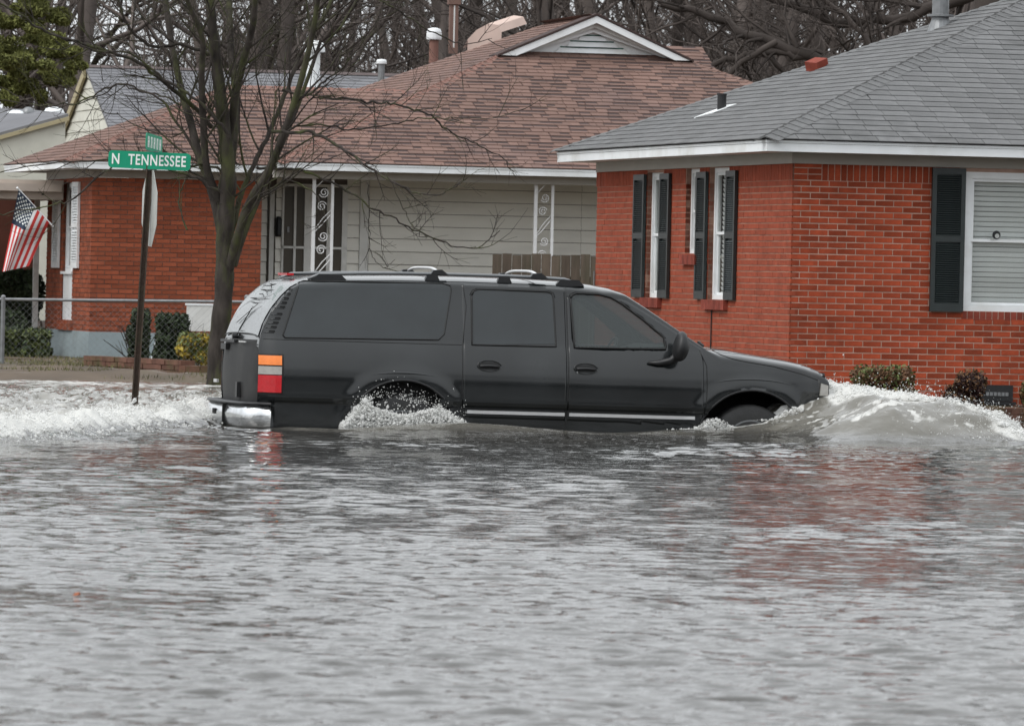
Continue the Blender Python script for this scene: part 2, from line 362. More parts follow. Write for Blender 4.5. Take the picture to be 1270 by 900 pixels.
def hip_caps(roof, A, B, n1, n2, m, wid=.15, expo=.145, L=.2, nind=60):
    """folded cap shingles from A up to B; n1,n2 normals of the two planes"""
    A, B = np.array(A, float), np.array(B, float); d = B-A; Ln = np.linalg.norm(d); d /= Ln
    n1, n2 = np.array(n1, float), np.array(n2, float); s1 = np.cross(n1, d); s2 = -np.cross(n2, d)
    s1 /= np.linalg.norm(s1); s2 /= np.linalg.norm(s2)
    up = (n1+n2)/np.linalg.norm(n1+n2)
    if np.dot(s1, n2) > 0: s1 = -s1
    if np.dot(s2, n1) > 0: s2 = -s2
    def piece(p):
        return [p+s1*wid+n1*.014, p+up*.024, p+s2*wid+n2*.014, p+s1*wid+n1*.004+d*L, p+up*.010+d*L, p+s2*wid+n2*.004+d*L,
                p+s1*wid+n1*.002, p+up*.008, p+s2*wid+n2*.002]
    fs = [(0, 1, 4, 3), (1, 2, 5, 4), (6, 7, 1, 0), (7, 8, 2, 1)]
    me = bpy.data.meshes.new('ridge_cap'); me.from_pydata([tuple(q) for q in piece(np.zeros(3))], [], fs); me.materials.append(m)
    n = int(Ln/expo); rest = MB()
    for k in range(n):
        p = A+d*k*expo
        if k < nind: o = link('ridge_cap', me, roof); o.location = tuple(p)
        else: rest.add(piece(p), fs)
    if rest.v: rest.build('ridge_cap_row', m, roof, kind='stuff')
# ============================================================ RIGHT HOUSE (red brick, grey roof)
u_, v_ = frame_uv()
OA = at(983, 224, 71.2); OA[2] = 0
HA = thing('brick_house', 'red brick house with grey shingle hip roof and black shutters, right of the vehicle', 'house', tuple(OA), TH)
WA, BA = 9.5, 8.95
# front wall
holesF = [(1.995, 4.20, 1.155, 2.70)]
wf = backing('front', 0.02, WA, -.2, 2.742, holesF, .005, .14).build('front_wall', M['mortar'], HA)
pr = lambda s, z: (0 if (s < 2.9 and z > .1) else 10)+abs(s-1.3)*.8+abs(z-1.4)*.3
brick_field(wf, 'front', 0, WA, -.2, 2.555, [(holesF[0][0], holesF[0][1], 1.09, 2.8)], M['brick'], 250, pr)
sol = []
s = .34
for zz in (2.566, 2.634): sol += [(.02, .17, zz, zz+.057), (.18, .33, zz, zz+.057)]
sol.append((.02, .33, 2.702, 2.74))
while s < WA:
    if not (1.93 < s < 4.2): sol.append((s, s+.0625, 2.562, 2.741))
    s += .0725
place_bricks(wf, 'front', sol, M['brick'], 36, lambda s, z: s, .06, .0015)
# left wall
winL = [(5.72, 6.46, 1.215, 2.71), (4.03, 4.62, 1.73, 2.735), (2.70, 3.56, 1.215, 2.735)]
wl = backing('left', 0.02, BA, -.2, 2.742, winL, .005, .14).build('side_wall', M['mortar_side'], HA)
brick_field(wl, 'left', 0, BA, -.2, 2.555, winL, M['brick_side'], 0, lambda s, z: 0, L=.2134, JV=.004)
sol = []; s = .02
while s < BA:
    if not any(h[0]-.05 < s < h[1] for h in winL): sol.append((s, s+.0625, 2.562, 2.741))
    s += .0725
place_bricks(wl, 'left', sol, M['brick_side'], 0, lambda s, z: 0)
for h in winL:   # brick reveals
    for q in (h[0]-.001, h[1]-.059):
        rv = MB()
        z = h[2]
        while z < h[3]-.05: bx(rv, 'left', q, q+.06, .004, .12, z, z+.057); z += .0677
    window(wl, 'left', h[0], h[1], h[2], h[3], .075, blinds=False if h[0] == 4.03 else True, fr=.055)
    mb = MB(); k = h[0]-.07
    while k < h[1]+.04:
        bx(mb, 'left', k, k+.062, -.055, .09, h[2]-.118, h[2]-.002); k += .072
    mb.build('window_sill', M['sill'], wl)
for (p, q) in ((6.46, 6.97), (5.27, 5.71), (3.57, 4.01), (2.27, 2.69)): shutter(wl, 'left', p, q, 1.215, 2.69, ms='shutter_grey' if p < 3 else 'shutter', mf='shutter')
window(wf, 'front', 1.995, 4.20, 1.155, 2.70, .02, blinds=True, meet=.505, fr=.075, slat=.056)
shutter(wf, 'front', 1.60, 1.985, 1.145, 2.735, zmid=1.95)
shutter(wf, 'front', 4.21, 4.60, 1.145, 2.735, zmid=1.95)
sb = []
k = 1.98
while k < 4.2: sb.append((k, k+.062, 1.055, 1.152)); k += .072
place_bricks(wf, 'front', sb, M['sill'], 20, lambda s, z: s, .12, .001)
for o in list(wf.children):
    pass
# small round sticker in the window
st = MB(); st.lathe([(.048, 0), (.048, .003)], 20, (2.37, .015, 2.005), 'y'); sk = st.build('sticker', M['black'], wf)
st = MB(); st.lathe([(.026, 0), (.026, .002)], 14, (2.378, .0125, 1.995), 'y'); st.box(2.30, 2.345, .010, .0125, 1.952, 1.966); st.build('sticker_print', M['plate'], wf)
# frieze, soffit, fascia
OH = .4
fz = MB(); fz.box(-.02, WA, -.02, .02, 2.743, 2.862); fz.build('frieze_board', M['frieze'], HA)
fz = MB(); fz.box(-.021, .02, .021, BA, 2.743, 2.862); fz.build('frieze_board', M['frieze'], HA)
sf = MB(); sf.box(-OH+.02, WA+OH, -OH+.02, BA+OH, 2.864, 2.880); sf.build('soffit', M['white2'], HA)
fa = MB(); fa.box(-OH-.02, WA+OH, -OH-.02, -OH+.018, 2.862, 2.955); fa.box(-OH-.03, WA+OH, -OH-.03, -OH+.01, 2.957, 2.985); fa.build('fascia', M['white'], HA)
fa = MB(); fa.box(-OH-.019, -OH+.018, -OH+.02, BA+OH, 2.862, 2.953); fa.box(-OH-.029, -OH+.01, -OH+.012, BA+OH, 2.956, 2.984); fa.build('fascia', M['white'], HA)
# roof planes
PT = .417; ct, stt = math.cos(math.atan(PT)), math.sin(math.atan(PT)); ZE = 2.992
half = BA/2+OH+.03; xr = -OH-.03+half; ZR = ZE+PT*half; e0 = -OH-.045; bB = BA+OH+.03
rb = MB()
Av = (e0, e0, ZE); Bv = (WA+3, e0, ZE); Rv = (xr, BA/2, ZR); Cv = (e0, bB, ZE); Dv = (WA+3, bB, ZE); R2 = (WA+3, BA/2, ZR)
rb.add([Av, Bv, Rv, Cv, Dv, R2], [(0, 1, 5, 2), (0, 2, 3), (3, 2, 5, 4), (0, 3, 4, 1)])
roofA = rb.build('roof', M['shingle_base'], HA)
sl = half/ct
nF, nL = np.array([0, -stt, ct]), np.array([-stt, 0, ct])
shingle_field(roofA, np.array([e0, e0-.02, ZE+.004]), (1, 0, 0), (0, ct, stt), [(0, 0), (WA+3, 0), (WA+3, sl), (half, sl)], [M['shingle']], (.305, .305), .158, .010, 190,
              prio=lambda p: abs(p[0]-3.2)+abs(p[2]-1.2)*1.3)
shingle_field(roofA, np.array([e0-.02, bB, ZE+.004]), (0, -1, 0), (ct, 0, stt), [(0, 0), (bB-e0, 0), ((bB-e0)/2, sl)], [M['shingle']], (.305, .305), .158, .010, 100,
              prio=lambda p: -p[0])
hip_caps(roofA, (e0, e0, ZE+.012), (xr, BA/2, ZR+.012), nF, nL, M['shingle'], .17, .14, .19, 50)
hip_caps(roofA, (e0, bB, ZE+.012), (xr, BA/2, ZR+.012), -nF*[1, 1, -1], nL, M['shingle'], .13, .14, .19, 40)
# things on the left roof plane
def ray_to_local(px, py, O, uu, vv, P0, n):
    d = ray(px, py); n = np.array(n, float); nw = uu*n[0]+vv*n[1]+np.array([0, 0, n[2]]); p0 = O+uu*P0[0]+vv*P0[1]+np.array([0, 0, P0[2]])
    q = CAM+d*(((p0-CAM)@nw)/(d@nw)); e = q-O; return np.array([e@uu, e@vv, q[2]])
def roofpt(px, py): return ray_to_local(px, py, OA, u_, v_, (e0, e0, ZE+.01), nL)
p = roofpt(895, 136)
vb = MB(); vb.lathe([(.055, -.05), (.055, .17), (.062, .172), (.062, .19)], 14, tuple(p+[0, 0, 0])); vt = vb.build('roof_vent_pipe', M['black'], roofA)
fl = MB(); fl.slab([p+[-.28, .22, -.11], p+[.12, .14, .055], p+[.14, -.16, .06], p+[-.1, -.14, -.037]], nL, .012); fl.build('vent_flashing', M['white'], roofA)
p = roofpt(1166, 34)
vb = MB(); vb.lathe([(.17, -.10), (.105, .09), (.10, .12), (.16, .125), (.16, .15), (.10, .155), (.10, .62), (.17, .63), (.17, .66), (.12, .75)], 16, tuple(p)); vb.build('metal_flue', M['galv'], roofA, smooth=False)
p = roofpt(1014, 86)
bkm = MB(); bkm.box(-.095, .095, -.1, .1, 0, .115); bk = bkm.build('paver_block', M['sill'])
bk.location = tuple(OA+u_*p[0]+v_*p[1]+np.array([0, 0, p[2]])); bk.rotation_euler = (R(4), R(-20), TH+R(28))
tag(bk, 'orange red brick block lying loose on the left slope of the grey roof', 'brick block')
# thin cable down the left wall, vent box at the foot
cb = MB(); cb.tube([(-.012, 3.30, 1.10), (-.012, 3.31, .6), (-.012, 3.30, .1)], .008, 5); cb.build('cable', M['black'], HA)
cb = MB(); cb.tube([(-.02, 8.93, 1.52), (-.02, 8.93, .6)], .010, 5); cb.build('thin_conduit', M['galv'], HA)
vt = MB(); vt.box(2.15, 2.58, -.06, 0.0, .16, .34); vt.box(2.13, 2.60, -.12, .0, .12, .155)
cv = vt.build('crawl_vent', M['black'], HA)
g = MB()
for k in range(7): g.box(2.22+k*.045, 2.255+k*.045, -.068, -.058, .22, .26)
g.build('vent_grille', M['galv'], cv)
# ============================================================ MIDDLE HOUSE (orange brick wing, siding, red roof)
OB = at(113, 300, 94.); OB[2] = 0
HB = thing('suburban_house', 'house with red brown shingle roof, white gable vent, brick wing and pale siding', 'house', tuple(OB), TH)
wb = backing('front', 0.02, 2.52, .5, 2.748, [], .008, .14).build('brick_front_wall', M['mortar2'], HB)
brick_field(wb, 'front', 0, 2.52, .5, 2.748, [], M['brick2'], 300, lambda s, z: abs(s-1.2)+abs(z-1.4)*.3, jit=.003)
hl = [(1.64, 2.60, .62, 2.70)]
wbl = backing('left', .02, 4.1, .5, 2.748, hl, .008, .14).build('brick_side_wall', M['mortar2'], HB)
brick_field(wbl, 'left', 0, 4.1, .5, 2.748, hl, M['brick2'], 0, lambda s, z: 0, jit=.003)
fd = MB(); fd.add([(-.005, -.005, .5), (2.52, -.005, .5), (2.52, -.02, -.1), (-.02, -.02, -.1), (.15, .15, .5), (2.52, .15, .5), (-.005, 4.1, .5), (-.09, 4.1, -.1), (.15, 4.1, .5), (-.30, 4.5, -.1)],
                  [(3, 2, 1, 0), (0, 1, 5, 4), (0, 6, 7, 3), (0, 4, 8, 6), (6, 9, 7)]); fd.build('foundation', M['found'], HB)
window(wbl, 'left', 1.64, 2.60, 1.345, 2.70, .06, blinds=False, mats=('white', 'dark_glass'), fr=.09)
mb = MB(); bx(mb, 'left', 1.66, 2.58, .02, .06, .62, 1.34); bx(mb, 'left', 1.60, 2.64, -.02, .05, 1.33, 1.37); mb.build('window_panel', M['white'], wbl)
mb = MB()
k = 1.5
while k < 2.75: bx(mb, 'left', k, k+.062, -.05, .06, .50, .60); k += .072
mb.build('window_sill', M['brick2'], wbl)
for (p, q) in ((2.78, 3.36), (1.0, 1.58)): shutter(wbl, 'left', p, q, 1.42, 2.69, mf='white', ms='white', pitch=.04)
# recessed siding wall: boards are parts
BW = 1.0
sw = MB(); sw.box(2.53, 14.2, BW+.03, BW+.1, .2, 2.90); sww = sw.build('siding_wall', M['siding_shade_gap'], HB)
openB = [(2.78, 3.03), (3.22, 4.00)]
ex = .19
for k in range(14):
    z = .25+k*ex
    for (p, q) in ((2.54, 2.80), (2.93, 3.02), (4.00, 4.20), (4.34, 14.1)):
        L = min(q, 14.1)-p; nseg = 1 if L < 3 else 3
        for j in range(nseg):
            p0, p1 = p+L*j/nseg, p+L*(j+1)/nseg-.004
            if j == 2 and k % 2: p1 = p1
            b = MB(); zt_ = z+ex-.008; b.add([(p0, BW-.012, z), (p1, BW-.012, z), (p1, BW+.018, zt_), (p0, BW+.018, zt_), (p0, BW+.03, z), (p1, BW+.03, z)], [(0, 1, 2, 3), (1, 0, 4, 5)])
            b.build('siding_board', M['siding'], sww)
for (p, q) in ((4.20, 4.33), (2.52, 2.56)):
    c = MB(); c.box(p, q, BW-.02, BW+.03, .2, 2.90); c.build('corner_trim', M['white2'], sww)
# door with pale storm frame and tall porch window
dr = MB(); dr.box(2.80, 2.93, BW+.02, BW+.06, .3, 2.66); d_ = dr.build('door', M['dark_glass'], sww)
dr = MB(); dr.box(2.83, 2.90, BW-.03, BW+.02, .3, 2.68); dr.build('door_frame', M['white2'], d_)
dr = MB(); dr.lathe([(.035, -.03), (.05, .0), (.05, .22), (.03, .27)], 10, (2.96, BW-.06, 1.98)); dr.build('wall_lantern', M['black'], sww)
dr = MB(); dr.box(3.10, 3.13, BW-.03, BW-.015, 2.02, 2.10); dr.build('house_number_plate', M['galv'], sww)
for (p, q) in ((3.05, 3.20), (3.235, 3.36), (3.47, 3.70), (3.80, 3.93)):
    wn = MB(); wn.box(p, q, BW+.01, BW+.03, .9, 2.70); g = wn.build('pane', M['dark_glass'], sww)
fr = MB()
for p, pw in ((3.02, .03), (3.20, .035), (3.36, .11), (3.70, .10), (3.93, .08)): fr.box(p, p+pw, BW-.02, BW+.02, .9, 2.72)
fr.box(3.02, 4.01, BW-.02, BW+.02, 1.78, 1.815); fr.box(3.02, 4.01, BW-.02, BW+.02, 2.70, 2.74); fr.build('window_frame', M['white2'], sww)
# wrought iron posts
def scroll(mb, cx, cz, r, y, sgn=1, turns=1.6, a0=0.):
    pts = []
    for k in range(26):
        t = k/25; rr = r*(1-t*.8); a = a0+sgn*t*turns*2*math.pi; pts.append((cx+rr*math.cos(a), y, cz+rr*math.sin(a)))
    mb.tube(pts, .0075, 4)
def iron_post(x0, x1, y):
    mb = MB()
    mb.box(x0, x0+.05, y-.018, y+.018, .25, 2.88); mb.box(x1-.04, x1, y-.018, y+.018, .25, 2.88)
    p = mb.build('iron_post', M['iron'], HB); s = MB(); c = (x0+x1)/2; hw = (x1-x0)/2-.04
    for zc in (.55, 1.20, 1.86, 2.5):
        scroll(s, c+.015, zc+.10, hw*.62, y, 1, 1.7, R(200)); scroll(s, c-.015, zc-.10, hw*.62, y, 1, 1.7, R(20))
        s.tube([(x0+.04, y, zc-.45), (c, y, zc-.28), (x1-.04, y, zc-.16)], .007, 4)
        s.tube([(x0+.04, y, zc+.16), (c, y, zc+.28), (x1-.04, y, zc+.42)], .007, 4)
    s.build('scrollwork', M['iron'], p)
iron_post(3.17, 3.49, -.5); iron_post(6.50, 6.80, -.5)
# eaves
def eave(parent, a0, a1, b0, b1, z0, z1, zs):
    f = MB(); f.box(a0-.02, a1, b0-.03, b0+.01, z0, z1-.03); f.box(a0-.03, a1, b0-.04, b0, z1-.028, z1); f.build('fascia', M['white'], parent)
    s = MB(); s.box(a0, a1, b0+.012, b1, zs, zs+.015); s.build('soffit', M['white2'], parent)
OL = .45
eave(HB, -OL, 2.56, -OL, 4.9+OL, 2.865, 2.97, 2.87)
f = MB(); f.box(-OL-.03, -OL+.01, -OL+.02, 4.9+OL, 2.865, 2.94); f.box(-OL-.04, -OL, -OL+.02, 4.9+OL, 2.942, 2.968); f.build('fascia', M['white'], HB)
f = MB(); f.box(-.02, 2.52, -.03, .02, 2.75, 2.868); f.build('frieze_board', M['frieze'], HB)
f = MB(); f.box(-.025, .02, .022, 4.1, 2.75, 2.868); f.build('frieze_board', M['frieze'], HB)
eave(HB, 2.57, 14.5, -.9, 1.02, 2.915, 3.02, 2.92)
f = MB(); f.box(2.57, 14.2, -.62, -.5, 2.80, 2.918); f.build('porch_beam', M['frieze'], HB)
# roofs
def hiproof(name, parent, aL, bF, ze, hw, depth, pt, aR, shing, ridge_front_run, nfr, nleft, endhip_back=True, lab=None):
    ct, st_ = math.cos(math.atan(pt)), math.sin(math.atan(pt)); return ct, st_
PB = .417; cb_, sb_ = math.cos(math.atan(PB)), math.sin(math.atan(PB))
nFB, nLB, nRB, nBB = np.array([0, -sb_, cb_]), np.array([-sb_, 0, cb_]), np.array([sb_, 0, cb_]), np.array([0, sb_, cb_])
# wing roof (ridge runs along a)
aw, bw, zw, hwg = -OL-.04, -OL-.04, 2.975, 2.94
rm = MB(); zr = zw+PB*hwg
A1, B1, C1, D1 = (aw, bw, zw), (9, bw, zw), (9, bw+2*hwg, zw), (aw, bw+2*hwg, zw); E1, F1 = (aw+hwg, bw+hwg, zr), (9, bw+hwg, zr)
rm.add([A1, B1, C1, D1, E1, F1], [(0, 1, 5, 4), (3, 0, 4), (4, 5, 2, 3), (0, 3, 2, 1)])
rwing = rm.build('wing_roof', M['red_base'], HB)
slw = hwg/cb_
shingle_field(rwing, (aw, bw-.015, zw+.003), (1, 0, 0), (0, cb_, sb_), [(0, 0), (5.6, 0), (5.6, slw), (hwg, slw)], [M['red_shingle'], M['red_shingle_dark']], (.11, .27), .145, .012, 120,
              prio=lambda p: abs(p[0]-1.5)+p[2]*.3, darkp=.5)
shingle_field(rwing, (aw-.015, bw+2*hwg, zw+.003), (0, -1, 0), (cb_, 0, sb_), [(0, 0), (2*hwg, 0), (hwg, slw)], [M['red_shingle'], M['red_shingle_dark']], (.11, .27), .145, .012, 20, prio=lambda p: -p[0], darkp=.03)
hip_caps(rwing, A1, E1, nFB, nLB, M['red_ridge'], .16, .14, .19, 30)
hip_caps(rwing, E1, (5.2, bw+hwg, zr), nFB, nBB, M['red_ridge'], .14, .14, .19, 30)
# main roof (ridge runs along b) with a gablet
aL, hwm, bF, zm_ = 2.53, 5.78, -.94, 3.025; aC = aL+hwm; aR = aL+2*hwm; run = 4.45; DEP = 13.3
zr = zm_+PB*hwm; zg = zm_+PB*run
bG = bF+run                      # gablet wall plane
bRe = bF+DEP-hwm                 # back end of ridge
rm = MB()
V = [(aL, bF, zm_), (aR, bF, zm_), (aR, bF+DEP, zm_), (aL, bF+DEP, zm_), (aL+run, bG, zg), (aR-run, bG, zg), (aC, bG-.25, zr), (aC, bRe, zr)]
rm.add(V, [(0, 1, 5, 4), (0, 4, 6, 7, 3), (5, 1, 2, 7, 6), (7, 2, 3), (0, 3, 2, 1)])
rmain = rm.build('main_roof', M['red_base'], HB)
slr = run/cb_; slm = hwm/cb_
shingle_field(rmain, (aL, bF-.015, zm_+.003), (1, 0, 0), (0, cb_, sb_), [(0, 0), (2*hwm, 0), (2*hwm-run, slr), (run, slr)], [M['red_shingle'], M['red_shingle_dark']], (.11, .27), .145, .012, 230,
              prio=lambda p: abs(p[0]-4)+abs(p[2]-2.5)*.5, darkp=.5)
bs = bG-.25
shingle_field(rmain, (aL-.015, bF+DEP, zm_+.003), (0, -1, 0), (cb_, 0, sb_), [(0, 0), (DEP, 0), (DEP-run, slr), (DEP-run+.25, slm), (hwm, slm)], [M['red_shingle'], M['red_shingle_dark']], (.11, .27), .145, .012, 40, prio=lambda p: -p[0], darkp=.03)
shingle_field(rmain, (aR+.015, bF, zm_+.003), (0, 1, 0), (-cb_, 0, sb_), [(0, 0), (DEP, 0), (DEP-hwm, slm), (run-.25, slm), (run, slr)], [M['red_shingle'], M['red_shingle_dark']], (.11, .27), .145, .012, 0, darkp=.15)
hip_caps(rmain, V[0], V[4], nFB, nLB, M['red_ridge'], .16, .14, .19, 50)
hip_caps(rmain, V[1], V[5], nFB, nRB, M['red_shingle'], .12, .14, .19, 0)
hip_caps(rmain, V[6], V[7], nLB, nRB, M['red_shingle'], .14, .14, .19, 0)
hip_caps(rmain, V[3], V[7], nBB, nLB, M['red_shingle'], .14, .14, .19, 0)
# cross roof behind on the right, gable end to the right
bX, aX = 8.4, 11.35; cx = MB(); hx = 4.6; zx = zr-.25
cx.add([(aC, bX, zx), (aX, bX, zx), (aC, bX-hx, zx-PB*hx), (aX, bX-hx, zx-PB*hx), (aC, bX+hx, zx-PB*hx), (aX, bX+hx, zx-PB*hx)], [(2, 3, 1, 0), (0, 1, 5, 4), (3, 5, 1)])
rx = cx.build('cross_roof', M['red_base'], HB)
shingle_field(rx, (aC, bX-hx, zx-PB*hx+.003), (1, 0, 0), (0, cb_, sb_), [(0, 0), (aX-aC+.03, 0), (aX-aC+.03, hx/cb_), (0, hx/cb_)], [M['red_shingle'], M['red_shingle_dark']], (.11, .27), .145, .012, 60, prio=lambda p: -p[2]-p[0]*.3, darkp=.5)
# gablet: triangular vent with nested trim and louvres
gw = hwm-run
gp = MB(); gp.add([(aC-gw-.02, bG-.02, zg-.03), (aC+gw+.02, bG-.02, zg-.03), (aC, bG-.02, zr)], [(0, 1, 2)]); gab = gp.build('gable_vent', M['white'], HB)
def rakeboards(y0, y1, inset, wid, m, nm):
    mb = MB()
    for s in (-1, 1):
        A = np.array([aC+s*(gw+.16-inset/ .417*.4), 0, zg-.068+inset*.15]); Pk = np.array([aC, 0, zr+.02-inset]); Pk2 = np.array([aC, 0, zr+.02-inset-wid*1.05]); A2 = np.array([aC+s*(gw+.16-inset/.417*.4-wid*2.4), 0, zg-.068+inset*.15])
        q = [(A[0], y0, A[2]), (Pk[0], y0, Pk[2]), (Pk2[0], y0, Pk2[2]), (A2[0], y0, A2[2])]
        if s > 0: q = q[::-1]
        mb.slab(q, (0, 1, 0), y1-y0)
    return mb.build(nm, m, gab)
rakeboards(bG-.30, bG-.26, 0, .10, M['white'], 'rake_board'); rakeboards(bG-.19, bG-.15, .10, .07, M['white2'], 'rake_board'); rakeboards(bG-.11, bG-.06, .17, .07, M['white'], 'rake_board')
for k in range(4):
    z0 = zg+.01+k*.095; hwk = (zr-.24-z0)/.417*.80
    if hwk > .05:
        l = MB(); l.add([(aC-hwk, bG-.075, z0), (aC+hwk, bG-.075, z0), (aC+hwk*.86, bG-.03, z0+.075), (aC-hwk*.86, bG-.03, z0+.075)], [(0, 1, 2, 3)]); l.build('louvre', M['white'], gab)
        l = MB(); l.box(aC-hwk*.86, aC+hwk*.86, bG-.028, bG-.022, z0+.068, z0+.095); l.build('louvre_gap', M['green_dark'], gab)
ro = MB()
for s in (-1, 1):   # little roof over the gablet, dark edge
    q = [(aC+s*(gw+.22), bG-.32, zg-.085), (aC, bG-.32, zr+.03), (aC, bG+.3, zr+.03), (aC+s*(gw+.22), bG+.3, zg-.085)]
    ro.slab(q if s < 0 else q[::-1], (0, 0, 1), .03)
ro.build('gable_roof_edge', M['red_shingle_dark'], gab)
def rB(px, py, P0, n): return ray_to_local(px, py, OB, u_, v_, P0, n)
# roof furniture on the left slope
def spinner(p, r, h, m1, m2, nm, parent=HB):
    s = MB(); s.lathe([(r*.62, -.25), (r*.6, h*.45)], 14, tuple(p)); b = s.build(nm, m2, parent)
    s = MB(); s.lathe([(r*.95, h*.42), (r, h*.5), (r, h*.72), (r*.93, h*.74), (r*.98, h*.80), (r*.8, h*.95), (r*.3, h)], 16, tuple(p)); s.build('vent_cap', m1, b, smooth=False); return b
p = rB(538, 60, (aL, 0, zm_), nLB); spinner(p, .13, .34, M['white'], M['red_ridge'], 'roof_vent')
p = rB(562, 52, (aL, 0, zm_), nLB); s = MB(); s.box(p[0]-.07, p[0]+.07, p[1]-.05, p[1]+.05, p[2]-.2, p[2]+.62); s.box(p[0]-.1, p[0]+.1, p[1]-.08, p[1]+.08, p[2]+.62, p[2]+.70)
ch = s.build('pink_flue', M['red_shingle'], HB); s = MB(); s.box(p[0]-.012, p[0]+.012, p[1]-.054, p[1]-.049, p[2]-.1, p[2]+.6); s.build('flue_seam', M['white2'], ch)
p0 = rB(574, 62, (aL, 0, zm_), nLB); p1 = rB(622, 44, (aL, 0, zm_), nLB)
s = MB(); q0, q1 = np.array(p0), np.array(p1); dv = q1-q0
prof = [(0, .02), (.12, .14), (.35, .24), (.65, .27), (.9, .19), (1, .05)]
top = [q0+dv*t+np.array([0, 0, h]) for t, h in prof]; back = [q+np.array([.5, .35, .16]) for q in top]
k = len(top)
s.add(top+back+[q0+dv*t+np.array([0, 0, -.1]) for t, h in prof], [(i, i+1, k+i+1, k+i) for i in range(k-1)]+[(2*k+i, 2*k+i+1, i+1, i) for i in range(1, k-1)])
s.build('roof_cowl', M['cowl'], HB)
p = rB(473, 84, (aL, 0, zm_), nLB); spinner(p, .09, .14, M['white'], M['galv'], 'roof_vent')
# porch / carport on the far left with lit lamp
pc = MB()
pc.box(-4.6, -.05, 2.3, 4.4, 2.43, 2.72); pc.box(-4.6, -.10, 2.15, 2.3, 2.55, 2.66); pch = pc.build('porch_roof', M['porch'], HB)
pc = MB(); pc.box(-.20, -.12, 4.05, 4.13, .3, 2.44); pc.build('porch_post', M['white2'], HB)
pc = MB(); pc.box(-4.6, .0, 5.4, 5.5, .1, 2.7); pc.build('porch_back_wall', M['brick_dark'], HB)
lm = thing('porch_lamp', 'small lit yellow porch lamp glowing at the far left porch ceiling', 'lamp', tuple(at(52.5, 244.5, 96.2)))
g = MB(); g.lathe([(.01, -.03), (.035, -.018), (.042, 0), (.035, .02), (.01, .03)], 12); g.build('bulb', mat('lamp_glow', (1, .9, .5), .5, 0, emis=(1, .82, .42, 9.)), lm, smooth=True)
g = MB(); g.lathe([(.05, .028), (.05, .05), (.02, .09)], 12); g.build('lamp_cap', M['black'], lm)
# ============================================================ things by the middle house
ub, vb_ = u_, v_
def Bw(a, b, z): return OB+u_*a+v_*b+np.array([0, 0, z])
# brick edging in front of the wing
# ============================================================ CREAM HOUSE behind, left
M['ridge_dull'] = mat('dull_ridge', (.22, .18, .175), .9)
OC = at(136, 150, 119.); OC[2] = 0
HC = thing('gabled_house', 'cream sided house with weathered grey gable roof behind the brick wing, far left', 'house', tuple(OC), TH)
def rC(px, py): return ray_to_local(px, py, OC, u_, v_, (0, 0, 0), (-1, 0, 0))
ap = rC(110, 86); fr_ = rC(137, 157); bk_ = rC(66, 186)
bsp = ap[1]-fr_[1]; pc_ = (ap[2]-fr_[2])/bsp
b0, b1 = fr_[1]-1.2, ap[1]+(bsp+1.2)*1.15; z0 = ap[2]-pc_*(bsp+1.2); z1 = ap[2]-pc_*(b1-ap[1])
g = MB(); g.add([(0, b0, 0), (0, b0, z0), (0, ap[1], ap[2]), (0, b1, z1), (0, b1, 0), (.2, b0, 0), (.2, b0, z0), (.2, ap[1], ap[2]), (.2, b1, z1), (.2, b1, 0)], [(0, 1, 2, 3, 4), (9, 8, 7, 6, 5)])
gwall = g.build('gable_wall', M['cream'], HC)
z = 2.2
while z < ap[2]-.1:
    def lim(zz): return (ap[1]-(ap[2]-zz)/pc_, min(ap[1]+(ap[2]-zz)/pc_, b1))
    l0, l1 = lim(z), lim(z+.2)
    b = MB(); b.add([(-.025, l0[0], z), (-.025, l0[1], z), (-.005, l1[1], z+.2), (-.005, l1[0], z+.2), (0, l0[0], z), (0, l0[1], z)], [(3, 2, 1, 0), (4, 5, 1, 0)]); b.build('siding_board', M['cream'], gwall); z += .2
r_ = MB(); nn = np.array([0, -pc_, 1])/math.hypot(1, pc_)
r_.slab([(-.06, b0-.3, z0-.3*pc_), (22, b0-.3, z0-.3*pc_), (22, ap[1], ap[2]), (-.06, ap[1], ap[2])], (0, 0, 1), .06)
r_.slab([(-.06, ap[1], ap[2]), (22, ap[1], ap[2]), (22, b1+.3, z1-.3*pc_), (-.06, b1+.3, z1-.3*pc_)], (0, 0, 1), .06)
rC_ = r_.build('roof', M['grey_roof'], HC)
ctc = 1/math.hypot(1, pc_)
shingle_field(rC_, (-.06, b0-.3, z0-.3*pc_+.062), (1, 0, 0), (0, ctc, pc_*ctc), [(0, 0), (14, 0), (14, (bsp+1.5)/ctc), (0, (bsp+1.5)/ctc)], [M['grey_roof']], (.3, .3), .15, .012, 0)
t = MB()
for (bb, zz) in ((b1+.35, z1-.35*pc_),): t.slab([(-.10, ap[1], ap[2]+.02), (-.10, bb, zz+.02), (-.10, bb, zz-.14), (-.10, ap[1], ap[2]-.16)], (1, 0, 0), .05)
t.build('rake_trim', M['cream_trim'], HC)
t = MB(); t.box(-.1, 22, ap[1]-.13, ap[1]+.13, ap[2]+.03, ap[2]+.08); t.build('ridge_strip', M['ridge_dull'], HC)
fl = MB(); q = at(388, 100, 120)-OC; la, lb = q@u_, q@v_; fl.lathe([(.13, -1.2), (.13, .52), (.22, .53), (.22, .60), (.18, .66), (.20, .68), (.12, .74)], 14, (la, lb, q[2])); fl.build('white_flue', M['white'], HC)
